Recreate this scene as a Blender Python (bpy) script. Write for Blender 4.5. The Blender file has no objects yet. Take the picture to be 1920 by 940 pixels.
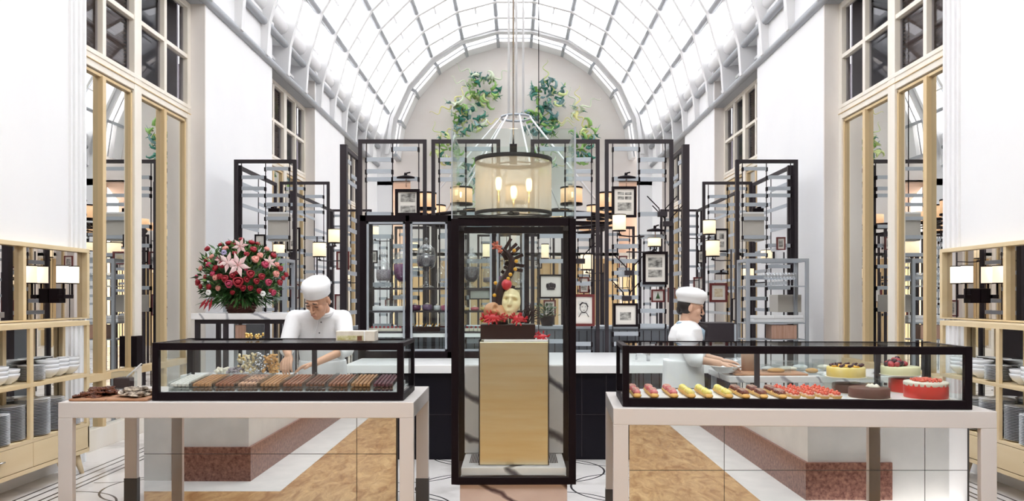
import bpy, bmesh, math, random
from mathutils import Vector, Matrix, Euler
random.seed(11)
PI = math.pi
S = bpy.context.scene
COL = S.collection

# ------------------------------------------------------------------ camera, world, exposure
F = 1450.0                      # focal length in pixels of the 1920 px wide frame
VPX, VPY, EYE = 965.0, 557.0, 1.6
cam_d = bpy.data.cameras.new('camera'); cam = bpy.data.objects.new('camera', cam_d); COL.objects.link(cam)
cam_d.sensor_width = 36.0; cam_d.lens = 36.0 * F / 1920.0
cam_d.shift_x = -(VPX - 960) / 1920.0; cam_d.shift_y = (VPY - 470) / 1920.0
cam.location = (0, 0, EYE); cam.rotation_euler = (PI / 2, 0, 0)
cam_d.clip_start = 0.05; cam_d.clip_end = 200
S.camera = cam
S.view_settings.view_transform = 'Standard'; S.view_settings.look = 'None'
S.view_settings.gamma = 1.0; S.view_settings.use_curve_mapping = False
S.view_settings.exposure = 0.44
S.cycles.max_bounces = 9; S.cycles.diffuse_bounces = 4; S.cycles.glossy_bounces = 5
S.cycles.transmission_bounces = 6; S.cycles.transparent_max_bounces = 32
S.cycles.caustics_reflective = False; S.cycles.caustics_refractive = False
S.cycles.sample_clamp_indirect = 6.0
W = bpy.data.worlds.new('sky'); S.world = W; W.use_nodes = True
WN = W.node_tree.nodes; WL = W.node_tree.links
bg = WN['Background']; bg.inputs['Strength'].default_value = 5.2
tc = WN.new('ShaderNodeTexCoord'); sep = WN.new('ShaderNodeSeparateXYZ'); WL.new(tc.outputs['Generated'], sep.inputs[0])
cr = WN.new('ShaderNodeValToRGB'); WL.new(sep.outputs['Z'], cr.inputs[0])
cr.color_ramp.elements[0].position = 0.0; cr.color_ramp.elements[0].color = (0.86, 0.82, 0.80, 1)
cr.color_ramp.elements[1].position = 0.5; cr.color_ramp.elements[1].color = (1.0, 0.995, 0.99, 1)
WL.new(cr.outputs[0], bg.inputs['Color'])

# ------------------------------------------------------------------ helpers
def P(px, py, Z): return Vector(((px - VPX) / F * Z, Z, EYE - (py - VPY) / F * Z))
def X(px, Z): return (px - VPX) / F * Z
def H(py, Z): return EYE - (py - VPY) / F * Z

def mat(name, col, rough=0.5, metal=0.0, spec=0.5, emit=None, es=0.0, noise=None, bump=None, alpha=None):
    m = bpy.data.materials.new(name); m.use_nodes = True
    n = m.node_tree.nodes; l = m.node_tree.links; b = n['Principled BSDF']
    b.inputs['Base Color'].default_value = (*col, 1); b.inputs['Roughness'].default_value = rough
    b.inputs['Metallic'].default_value = metal; b.inputs['Specular IOR Level'].default_value = spec
    if emit: b.inputs['Emission Color'].default_value = (*emit, 1); b.inputs['Emission Strength'].default_value = es
    if noise:                                   # (scale, second colour, detail, stretch)
        sc, c2, det, st = noise
        t = n.new('ShaderNodeTexCoord'); mp = n.new('ShaderNodeMapping'); mp.inputs['Scale'].default_value = st
        l.new(t.outputs['Object'], mp.inputs[0])
        z = n.new('ShaderNodeTexNoise'); z.inputs['Scale'].default_value = sc; z.inputs['Detail'].default_value = det
        l.new(mp.outputs[0], z.inputs[0])
        r = n.new('ShaderNodeValToRGB'); r.color_ramp.elements[0].position = 0.35; r.color_ramp.elements[1].position = 0.65
        r.color_ramp.elements[0].color = (*col, 1); r.color_ramp.elements[1].color = (*c2, 1)
        l.new(z.outputs['Fac'], r.inputs[0]); l.new(r.outputs[0], b.inputs['Base Color'])
    if bump:
        t = n.new('ShaderNodeTexCoord'); z = n.new('ShaderNodeTexNoise'); z.inputs['Scale'].default_value = bump[0]
        l.new(t.outputs['Object'], z.inputs[0]); bb = n.new('ShaderNodeBump'); bb.inputs['Strength'].default_value = bump[1]
        l.new(z.outputs['Fac'], bb.inputs['Height']); l.new(bb.outputs[0], b.inputs['Normal'])
    return m

def glass(name, tint=(0.97, 0.99, 0.985), base=0.022, edge=0.5, refl=(1, 1, 1)):
    m = bpy.data.materials.new(name); m.use_nodes = True; n = m.node_tree.nodes; l = m.node_tree.links
    n.remove(n['Principled BSDF']); o = n['Material Output']
    tr = n.new('ShaderNodeBsdfTransparent'); tr.inputs[0].default_value = (*tint, 1)
    gl = n.new('ShaderNodeBsdfGlossy'); gl.inputs['Roughness'].default_value = 0.01; gl.inputs['Color'].default_value = (*refl, 1)
    lw = n.new('ShaderNodeLayerWeight'); lw.inputs['Blend'].default_value = 0.35
    mr = n.new('ShaderNodeMapRange'); mr.inputs['To Min'].default_value = base; mr.inputs['To Max'].default_value = edge
    pw = n.new('ShaderNodeMath'); pw.operation = 'POWER'; pw.inputs[1].default_value = 2.5
    l.new(lw.outputs['Facing'], pw.inputs[0]); l.new(pw.outputs[0], mr.inputs['Value'])
    mx = n.new('ShaderNodeMixShader'); l.new(mr.outputs[0], mx.inputs[0]); l.new(tr.outputs[0], mx.inputs[1]); l.new(gl.outputs[0], mx.inputs[2])
    l.new(mx.outputs[0], o.inputs['Surface']); return m

def mirror(name, col=(0.86, 0.87, 0.86), rough=0.0):
    m = bpy.data.materials.new(name); m.use_nodes = True; n = m.node_tree.nodes; l = m.node_tree.links
    n.remove(n['Principled BSDF']); g = n.new('ShaderNodeBsdfGlossy'); g.inputs['Color'].default_value = (*col, 1); g.inputs['Roughness'].default_value = rough
    l.new(g.outputs[0], n['Material Output'].inputs['Surface']); return m

def veined(name, base, vein, scale=2.0, width=0.03, rough=0.25, stretch=(1, 1, 1), rot=(0.4, 0.5, 0.6), mist=None, dist=6.0):
    m = bpy.data.materials.new(name); m.use_nodes = True; n = m.node_tree.nodes; l = m.node_tree.links; b = n['Principled BSDF']
    b.inputs['Roughness'].default_value = rough
    t = n.new('ShaderNodeTexCoord'); mp = n.new('ShaderNodeMapping'); mp.inputs['Scale'].default_value = stretch; mp.inputs['Rotation'].default_value = rot
    l.new(t.outputs['Object'], mp.inputs[0])
    w = n.new('ShaderNodeTexWave'); w.inputs['Scale'].default_value = scale; w.inputs['Distortion'].default_value = dist; w.inputs['Detail'].default_value = 5; w.inputs['Detail Scale'].default_value = 1.2
    l.new(mp.outputs[0], w.inputs[0])
    r = n.new('ShaderNodeValToRGB'); r.color_ramp.elements[0].position = 0.0; r.color_ramp.elements[0].color = (*vein, 1)
    r.color_ramp.elements[1].position = width; r.color_ramp.elements[1].color = (*base, 1)
    l.new(w.outputs['Fac'], r.inputs[0])
    z = n.new('ShaderNodeTexNoise'); z.inputs['Scale'].default_value = 3.0; z.inputs['Detail'].default_value = 6; l.new(mp.outputs[0], z.inputs[0])
    mx = n.new('ShaderNodeMix'); mx.data_type = 'RGBA'; mx.blend_type = 'MULTIPLY'; mx.inputs['Factor'].default_value = 0.6
    r2 = n.new('ShaderNodeValToRGB'); r2.color_ramp.elements[0].position = 0.3; r2.color_ramp.elements[1].position = 0.6
    r2.color_ramp.elements[0].color = (*(mist or (0.8, 0.8, 0.82)), 1); r2.color_ramp.elements[1].color = (1, 1, 1, 1)
    l.new(z.outputs['Fac'], r2.inputs[0]); l.new(r.outputs[0], mx.inputs['A']); l.new(r2.outputs[0], mx.inputs['B'])
    l.new(mx.outputs['Result'], b.inputs['Base Color']); return m

M = {}
M['wall'] = mat('white_plaster', (0.88, 0.88, 0.885), 0.8, noise=(1.5, (0.86, 0.86, 0.87), 3, (1, 1, 1)))
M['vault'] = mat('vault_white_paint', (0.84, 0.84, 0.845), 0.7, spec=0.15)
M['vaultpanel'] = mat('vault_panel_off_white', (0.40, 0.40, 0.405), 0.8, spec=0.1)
M['purlin'] = mat('vault_grey_steel', (0.40, 0.42, 0.45), 0.5)
M['stone'] = mat('beige_limestone', (0.78, 0.73, 0.69), 0.7, noise=(2.2, (0.84, 0.80, 0.765), 6, (1, 1, 0.3)))
M['endstone'] = mat('pale_limestone', (0.80, 0.745, 0.705), 0.7, noise=(0.8, (0.84, 0.80, 0.77), 5, (1, 1, 2)))
M['gold'] = mat('pale_oak', (0.76, 0.58, 0.33), 0.45, noise=(6, (0.70, 0.51, 0.27), 4, (1, 1, 0.08)))
M['cream'] = mat('cream_painted_wood', (0.84, 0.77, 0.66), 0.45, noise=(5, (0.87, 0.82, 0.74), 4, (1, 1, 0.1)))
M['oak'] = mat('light_oak_veneer', (0.74, 0.58, 0.34), 0.4, noise=(5, (0.80, 0.65, 0.42), 5, (1, 0.15, 1)))
M['black'] = mat('black_bronze_metal', (0.008, 0.004, 0.006), 0.5, spec=0.12)
M['dark'] = mat('dark_steel', (0.035, 0.028, 0.033), 0.5, spec=0.2)
M['darkbase'] = mat('black_cabinet_lacquer', (0.006, 0.005, 0.009), 0.4, spec=0.2)
M['slat'] = mat('pale_blue_grey_slat', (0.42, 0.455, 0.50), 0.4)
M['grey'] = mat('blue_grey_paint', (0.20, 0.215, 0.245), 0.5)
M['greysteel'] = mat('grey_steel', (0.36, 0.39, 0.43), 0.35)
M['white'] = mat('white_lacquer', (0.86, 0.86, 0.86), 0.3)
M['tablewhite'] = mat('warm_white_lacquer', (0.70, 0.655, 0.635), 0.3)
M['sleeve'] = mat('dark_grey_sleeve', (0.085, 0.085, 0.09), 0.4)
M['glass'] = glass('clear_glass')
M['showglass'] = glass('display_glass', (0.972, 0.988, 0.983), 0.022, 0.45)
M['edgeglass'] = glass('green_edged_glass', (0.94, 0.975, 0.965), 0.03, 0.5)
M['skyglass'] = glass('roof_glass', (0.97, 0.98, 1.0), 0.02, 0.3)
M['winglass'] = glass('window_glass', (0.8, 0.8, 0.83), 0.02, 0.12)
M['mirror'] = mirror('mirror_glass')
M['bronzemirror'] = mirror('bronze_mirror_glass', (0.72, 0.68, 0.66))
M['panelmirror'] = mirror('polished_front_panel', (0.86, 0.85, 0.84), 0.012)
M['marble'] = veined('arabescato_marble', (0.80, 0.77, 0.76), (0.10, 0.09, 0.11), 1.1, 0.10, 0.2, (1, 1, 0.8), (0.2, 0.9, 0.3), (0.72, 0.70, 0.72))
M['marblebase'] = veined('warm_veined_marble', (0.66, 0.54, 0.49), (0.09, 0.05, 0.06), 0.9, 0.09, 0.25, (1, 1, 1.4), (0.2, 0.8, 0.3), (0.8, 0.72, 0.7))
M['topmarble'] = veined('white_marble', (0.86, 0.85, 0.85), (0.35, 0.35, 0.38), 1.6, 0.05, 0.2)
M['tan'] = mat('tan_marble', (0.28, 0.13, 0.045), 0.3, noise=(3.6, (0.64, 0.44, 0.22), 15, (2.2, .8, 1)), bump=None)
M['granite'] = mat('red_granite', (0.085, 0.018, 0.016), 0.3, noise=(24, (0.36, 0.19, 0.14), 10, (1, 1, 1)))
for _n in M['tan'].node_tree.nodes:
    if _n.type == 'TEX_NOISE': _n.inputs['Roughness'].default_value = 0.72; _n.inputs['Distortion'].default_value = 0.8
for _n in M['granite'].node_tree.nodes:
    if _n.type == 'TEX_NOISE': _n.inputs['Roughness'].default_value = 0.75
M['lobbystone'] = mat('grey_white_limestone', (0.60, 0.605, 0.59), 0.6, noise=(4, (0.66, 0.66, 0.64), 5, (1, 1, 1)))
M['brass'] = mat('brushed_brass_panel', (0.94, 0.79, 0.50), 0.30, 1.0, noise=(4.0, (1.0, 0.90, 0.66), 6, (0.5, 1, 5)))
M['goldmetal'] = mat('brass_metal', (0.75, 0.52, 0.2), 0.25, 1.0)
M['steel'] = mat('brushed_steel', (0.6, 0.6, 0.62), 0.25, 1.0)
M['shade'] = mat('lit_cream_shade', (0.85, 0.74, 0.55), 0.7, emit=(1.0, 0.80, 0.50), es=0.62)
M['shadeW'] = mat('lit_white_shade', (0.9, 0.85, 0.75), 0.7, emit=(1.0, 0.88, 0.70), es=1.2)
M['bulb'] = mat('lit_filament_bulb', (1, 0.8, 0.5), 0.3, emit=(1.0, 0.62, 0.28), es=6.0)
M['choc'] = mat('milk_chocolate', (0.17, 0.065, 0.035), 0.45, bump=(60, 0.3))
M['darkchoc'] = mat('dark_chocolate', (0.025, 0.007, 0.006), 0.45, spec=0.25, bump=(60, 0.3))
M['porcelain'] = mat('white_porcelain', (0.80, 0.82, 0.85), 0.15)
M['cloth'] = mat('white_chef_cotton', (0.86, 0.87, 0.89), 0.85, bump=(25, 0.15))
M['skin'] = mat('skin', (0.62, 0.35, 0.23), 0.55)
M['skinp'] = mat('skin_light', (0.68, 0.42, 0.30), 0.55)
M['lips'] = mat('lip_skin', (0.42, 0.14, 0.11), 0.5)
M['hair'] = mat('black_hair', (0.015, 0.010, 0.010), 0.5)
M['leaf'] = mat('green_leaf', (0.012, 0.05, 0.010), 0.5, noise=(9, (0.05, 0.13, 0.03), 2, (1, 1, 1)))
M['leafl'] = mat('light_green_leaf', (0.15, 0.27, 0.07), 0.5)
M['acrylic'] = glass('clear_acrylic', (0.9, 0.92, 0.92), 0.06, 0.5)

class MB:
    def __init__(s): s.v = []; s.f = []; s.mi = []; s.sm = []; s.mats = []; s.cur = 0; s.smooth = False
    def use(s, m):
        if m not in s.mats: s.mats.append(m)
        s.cur = s.mats.index(m); return s
    def face(s, idx): s.f.append(idx); s.mi.append(s.cur); s.sm.append(s.smooth)
    def hexa(s, c):
        b = len(s.v); s.v += [Vector(p) for p in c]
        for q in ((0, 3, 2, 1), (4, 5, 6, 7), (0, 1, 5, 4), (1, 2, 6, 5), (2, 3, 7, 6), (3, 0, 4, 7)): s.face([b + i for i in q])
        return s
    def box(s, x0, x1, y0, y1, z0, z1):
        x0, x1 = sorted((x0, x1)); y0, y1 = sorted((y0, y1)); z0, z1 = sorted((z0, z1))
        return s.hexa([(x0, y0, z0), (x1, y0, z0), (x1, y1, z0), (x0, y1, z0), (x0, y0, z1), (x1, y0, z1), (x1, y1, z1), (x0, y1, z1)])
    def obox(s, c, sx, sy, sz, R=None):
        c = Vector(c); R = R or Matrix.Identity(3); o = []
        for k in (-1, 1):
            for a, b in ((-1, -1), (1, -1), (1, 1), (-1, 1)): o.append(c + R @ Vector((a * sx / 2, b * sy / 2, k * sz / 2)))
        return s.hexa(o)
    def bar(s, p, q, w, h=None, up=(0, 0, 1)):
        p = Vector(p); q = Vector(q); h = h or w; d = (q - p)
        if d.length < 1e-6: return s
        d.normalize(); u = Vector(up)
        if abs(d.dot(u)) > 0.98: u = Vector((0, 1, 0))
        a = d.cross(u).normalized(); b = a.cross(d).normalized(); c = []
        for e in (p, q):
            for i, j in ((-1, -1), (1, -1), (1, 1), (-1, 1)): c.append(e + a * i * w / 2 + b * j * h / 2)
        return s.hexa(c)
    def tube(s, pts, r, n=8, cap=True, flat=None):
        pts = [Vector(p) for p in pts]; rs = r if isinstance(r, (list, tuple)) else [r] * len(pts)
        b = len(s.v); osm = s.smooth; s.smooth = True; pa = None
        for i, p in enumerate(pts):
            d = (pts[min(i + 1, len(pts) - 1)] - pts[max(i - 1, 0)])
            d = d.normalized() if d.length > 1e-9 else Vector((0, 0, 1))
            if pa is None:
                u = Vector((0, 0, 1)) if abs(d.z) < 0.9 else Vector((1, 0, 0)); a = d.cross(u).normalized()
            else:
                a = (pa - d * pa.dot(d))
                a = a.normalized() if a.length > 1e-6 else d.orthogonal().normalized()
            pa = a; c = d.cross(a); fl = flat or 1.0
            for k in range(n): t = 2 * PI * k / n; s.v.append(p + (a * math.cos(t) + c * math.sin(t) * fl) * rs[i])
        for i in range(len(pts) - 1):
            for k in range(n):
                k2 = (k + 1) % n; s.face([b + i * n + k, b + i * n + k2, b + (i + 1) * n + k2, b + (i + 1) * n + k])
        if cap: s.face([b + k for k in range(n)][::-1]); s.face([b + (len(pts) - 1) * n + k for k in range(n)])
        s.smooth = osm; return s
    def lathe(s, prof, c=(0, 0, 0), n=20, sx=1, sy=1, smooth=True, R=None, wob=None):
        c = Vector(c); b = len(s.v); osm = s.smooth; s.smooth = smooth; R = R or Matrix.Identity(3)
        for (r, z) in prof:
            for k in range(n):
                t = 2 * PI * k / n; rr = r * (1 + (wob(t) if wob else 0)); s.v.append(c + R @ Vector((rr * math.cos(t) * sx, rr * math.sin(t) * sy, z)))
        for i in range(len(prof) - 1):
            for k in range(n):
                k2 = (k + 1) % n; s.face([b + i * n + k, b + i * n + k2, b + (i + 1) * n + k2, b + (i + 1) * n + k])
        if prof[0][0] > 1e-5: s.face([b + k for k in range(n)][::-1])
        if prof[-1][0] > 1e-5: s.face([b + (len(prof) - 1) * n + k for k in range(n)])
        s.smooth = osm; return s
    def ell(s, c, rx, ry=None, rz=None, n=12, m=8, R=None):
        ry = ry or rx; rz = rz or rx
        pr = [(max(math.sin(PI * i / m), 1e-6), -math.cos(PI * i / m)) for i in range(m + 1)]
        c = Vector(c); b = len(s.v); osm = s.smooth; s.smooth = True; R = R or Matrix.Identity(3)
        for (r, z) in pr:
            for k in range(n): t = 2 * PI * k / n; s.v.append(c + R @ Vector((r * math.cos(t) * rx, r * math.sin(t) * ry, z * rz)))
        for i in range(m):
            for k in range(n): k2 = (k + 1) % n; s.face([b + i * n + k, b + i * n + k2, b + (i + 1) * n + k2, b + (i + 1) * n + k])
        s.smooth = osm; return s
    def leaf(s, p, d, L, w, up=None, bend=0.3):
        p = Vector(p); d = Vector(d).normalized(); u = Vector(up or (0, 0, 1)); a = d.cross(u)
        a = a.normalized() if a.length > 1e-3 else d.orthogonal().normalized(); nn = a.cross(d)
        b = len(s.v); osm = s.smooth; s.smooth = True
        s.v += [p, p + d * L * .45 + a * w / 2 - nn * bend * L * .1, p + d * L * .5 - nn * bend * L * .0 + nn * w * .12, p + d * L * .45 - a * w / 2 - nn * bend * L * .1, p + d * L - nn * bend * L * .5]
        s.face([b, b + 1, b + 2]); s.face([b, b + 2, b + 3]); s.face([b + 1, b + 4, b + 2]); s.face([b + 2, b + 4, b + 3])
        s.smooth = osm; return s
    def build(s, name, m=None, parent=None, bevel=0.0, label=None, kind=None, fix=True):
        me = bpy.data.meshes.new(name)
        vs = s.v
        if parent is not None and parent.name in ROOTM:
            iv = ROOTM[parent.name].inverted(); vs = [iv @ v for v in vs]
        me.from_pydata([tuple(v) for v in vs], [], s.f)
        for mm in (s.mats or [m]): me.materials.append(M[mm] if isinstance(mm, str) else mm)
        me.polygons.foreach_set('material_index', s.mi if s.mats else [0] * len(s.f))
        me.polygons.foreach_set('use_smooth', s.sm)
        me.update()
        if fix:
            bm = bmesh.new(); bm.from_mesh(me); bmesh.ops.remove_doubles(bm, verts=bm.verts, dist=1e-6)
            bmesh.ops.recalc_face_normals(bm, faces=bm.faces); bm.to_mesh(me); bm.free()
        o = bpy.data.objects.new(name, me); COL.objects.link(o)
        if parent is not None:
            o.parent = parent
            if parent.name in ROOTM: ROOTM[o.name] = ROOTM[parent.name]
        if bevel:
            bv = o.modifiers.new('bevel', 'BEVEL'); bv.width = bevel; bv.segments = 2; bv.limit_method = 'ANGLE'
        if label: o['label'] = label
        if kind: o['kind'] = kind
        return o

ROOTM = {}
def tag(o, label, cat, group=None, kind=None):
    o['label'] = label; o['category'] = cat
    if group: o['group'] = group
    if kind: o['kind'] = kind
    return o
def root(name, loc, label, cat, group=None, rz=0.0):
    o = bpy.data.objects.new(name, None); COL.objects.link(o); o.empty_display_size = 0.05
    o.location = loc; o.rotation_euler = (0, 0, rz)
    ROOTM[o.name] = Matrix.Translation(Vector(loc)) @ Matrix.Rotation(rz, 4, 'Z')
    return tag(o, label, cat, group)
def struct(o): o['kind'] = 'structure'; return o
def dup(r, loc, label=None, group=None, rz=None, sc=None, rot=None):
    c = r.copy(); COL.objects.link(c); c.location = loc
    if rz is not None: c.rotation_euler = (0, 0, rz)
    if rot is not None: c.rotation_euler = rot
    if sc is not None: c.scale = sc if isinstance(sc, (tuple, list)) else (sc, sc, sc)
    if label: c['label'] = label
    if group: c['group'] = group
    for ch in list(r.children):
        k = ch.copy(); COL.objects.link(k); k.parent = c
        for g in list(ch.children):
            h = g.copy(); COL.objects.link(h); h.parent = k
    return c
def place(r, loc, label=None, rz=None, rot=None, sc=None):
    r.location = loc
    if label: r['label'] = label
    if rz is not None: r.rotation_euler = (0, 0, rz)
    if rot is not None: r.rotation_euler = rot
    if sc is not None: r.scale = sc if isinstance(sc, (tuple, list)) else (sc, sc, sc)
    return r
class Proto:
    """first call moves the prototype, later calls copy it with its parts"""
    def __init__(s, r): s.r = r; s.used = False
    def __call__(s, loc, label=None, group=None, rz=None, sc=None, rot=None):
        if not s.used:
            s.used = True
            if group: s.r['group'] = group
            return place(s.r, loc, label, rz, rot, sc)
        return dup(s.r, loc, label, group, rz, sc, rot)

# ------------------------------------------------------------------ the setting
XW, XR = 4.18, 4.43             # wall faces, recessed window plane
DROP = 0.35                     # the entrance floor lies two steps lower
WALLTOP = 6.32
bays = [(7.51, 10.44), (13.33, 16.17), (19.0, 21.9)]
YEND = 23.5

def floor_material():
    m = bpy.data.materials.new('white_marble_floor_with_inlay'); m.use_nodes = True
    n = m.node_tree.nodes; l = m.node_tree.links; b = n['Principled BSDF']; b.inputs['Roughness'].default_value = 0.22
    t = n.new('ShaderNodeTexCoord'); s = n.new('ShaderNodeSeparateXYZ'); l.new(t.outputs['Object'], s.inputs[0])
    def mth(op, a, bb=None):
        k = n.new('ShaderNodeMath'); k.operation = op
        for i, q in enumerate((a, bb)):
            if q is None: continue
            if isinstance(q, (int, float)): k.inputs[i].default_value = q
            else: l.new(q, k.inputs[i])
        return k.outputs[0]
    ax = mth('ABSOLUTE', s.outputs['X'])
    mask = None
    for xx in (3.93, 3.84, 3.73, 3.66):
        q = mth('LESS_THAN', mth('ABSOLUTE', mth('SUBTRACT', ax, xx)), 0.011)
        mask = q if mask is None else mth('MAXIMUM', mask, q)
    for off in (0.0, 0.65):
        cx = mth('SUBTRACT', mth('FRACT', mth('ADD', mth('DIVIDE', s.outputs['X'], 1.3), 0.5 + off / 1.3 + 0.25)), 0.5)
        cy = mth('SUBTRACT', mth('FRACT', mth('ADD', mth('DIVIDE', s.outputs['Y'], 1.3), 0.5 + off / 1.3)), 0.5)
        d = mth('MULTIPLY', mth('SQRT', mth('ADD', mth('MULTIPLY', cx, cx), mth('MULTIPLY', cy, cy))), 1.3)
        q = mth('LESS_THAN', mth('ABSOLUTE', mth('SUBTRACT', d, 0.50)), 0.009)
        q = mth('MULTIPLY', q, mth('LESS_THAN', ax, 3.62)); mask = mth('MAXIMUM', mask, q)
    z = n.new('ShaderNodeTexNoise'); z.inputs['Scale'].default_value = 1.6; z.inputs['Detail'].default_value = 7; l.new(t.outputs['Object'], z.inputs[0])
    r = n.new('ShaderNodeValToRGB'); r.color_ramp.elements[0].position = 0.36; r.color_ramp.elements[1].position = 0.5
    r.color_ramp.elements[0].color = (0.55, 0.52, 0.50, 1); r.color_ramp.elements[1].color = (0.78, 0.755, 0.735, 1); l.new(z.outputs['Fac'], r.inputs[0])
    mx = n.new('ShaderNodeMix'); mx.data_type = 'RGBA'; l.new(mask, mx.inputs['Factor']); l.new(r.outputs[0], mx.inputs['A']); mx.inputs['B'].default_value = (0.05, 0.045, 0.05, 1)
    l.new(mx.outputs['Result'], b.inputs['Base Color']); return m
M['floor'] = floor_material()
b = MB().use('floor').box(-5.2, 5.2, 6.06, 25.6, -0.5, 0.0)
b.box(-0.66, 0.6, 5.62, 6.06, -0.5, 0.0)
struct(b.build('floor'))
# lower entrance floor with a pale border strip along the stone piers
b = MB().use('tan').box(-2.35, 2.35, -6, 6.06, -0.6, -DROP)
b.box(-4.6, -2.35, 4.25, 6.06, -0.6, -DROP); b.box(2.35, 4.6, 4.25, 6.06, -0.6, -DROP)
b.use('lobbystone').box(-2.8, -2.35, -6, 4.25, -0.6, -DROP); b.box(2.35, 2.8, -6, 4.25, -0.6, -DROP)
b.box(-4.6, -2.8, 3.8, 4.25, -0.6, -DROP); b.box(2.8, 4.6, 3.8, 4.25, -0.6, -DROP)
struct(b.build('floor_entrance'))
M['skyblock'] = mat('beige_sky_blocker', (0.42, 0.38, 0.35), 0.8)  # for the added wall and ceiling that shut out the sky
struct(MB().use('skyblock').box(-4.7, 4.7, -6.2, -6.0, -0.6, 7.0).build('wall_back'))  # added unseen wall, keeps bright sky out of the glass reflections
struct(MB().use('skyblock').box(-4.7, 4.7, -6.2, -2.0, 7.0, 7.2).build('ceiling_sky_blocker'))  # added unseen cover, blocks sky light above the entrance
for sd, s in (('left', -1), ('right', 1)):
    b = MB().use('lobbystone').box(s * 2.82, s * 4.7, -6, 3.80 if s < 0 else 3.56, -0.6, 7.0)
    o = struct(b.build('wall_pier_' + sd))
    b = MB().use('granite').box(s * 2.79, s * 3.62, -6, 3.83 if s < 0 else 3.59, -DROP, -DROP + 0.36)
    struct(b.build('baseboard_pier_' + sd))

for sd, s in (('left', -1), ('right', 1)):
    b = MB().use('wall')
    segs = [(3.4, bays[0][0]), (bays[0][1], bays[1][0]), (bays[1][1], bays[2][0]), (bays[2][1], 24.4)]
    for y0, y1 in segs: b.box(s * XW, s * (XW + 0.35), y0, y1, -DROP, WALLTOP)
    for y0, y1 in bays:
        b.box(s * (XR + 0.0), s * (XR + 0.12), y0, y1, 5.70, WALLTOP)
    b.box(s * (XW + 0.05), s * (XW + 0.45), 3.4, 24.4, WALLTOP, WALLTOP + 0.02)
    struct(b.build('wall_' + sd))
    b = MB().use('stone')
    for y0, y1 in bays:
        b.box(s * (XW - 0.004), s * (XW + 0.34), y1 - 0.012, y1 + 0.02, 0, WALLTOP + 0.02)
    struct(b.build('trim_1' if s < 0 else 'trim_2'))
    # moulded white edge of the near wall, top moulding and the roof edge beam
    b = MB().use('wall')
    for k, (dy, w) in enumerate(((0.0, 0.03), (0.09, 0.02), (0.16, 0.035), (0.24, 0.02))):
        b.box(s * (XW - 0.022), s * (XW + 0.02), bays[0][0] - dy - w, bays[0][0] - dy, -DROP, WALLTOP)
    for y0, y1 in segs:
        b.box(s * (XW - 0.03), s * XW, y0, y1, WALLTOP - 0.05, WALLTOP)
        b.box(s * (XW - 0.015), s * XW, y0, y1, WALLTOP - 0.17, WALLTOP - 0.15)
    struct(b.build('trim_3' if s < 0 else 'trim_4'))
    b = MB().use('vault').tube([(s * (XW + 0.02), 3.9, WALLTOP + 0.14), (s * (XW + 0.02), 24.2, WALLTOP + 0.14)], 0.13, 16)
    b.use('purlin')
    for y0, y1 in bays:
        b.box(s * (XW + 0.02), s * (XR + 0.05), y0, y1, 5.55, 5.70)
        b.box(s * (XR - 0.06), s * XR, y1 - 0.85, y1 - 0.03, 5.72, 6.28)
    struct(b.build('trim_5' if s < 0 else 'trim_6'))
    bb = MB().use('wall').box(s * (XW - 0.02), s * XW, 7.5, 7.5, 0, 0)

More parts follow.
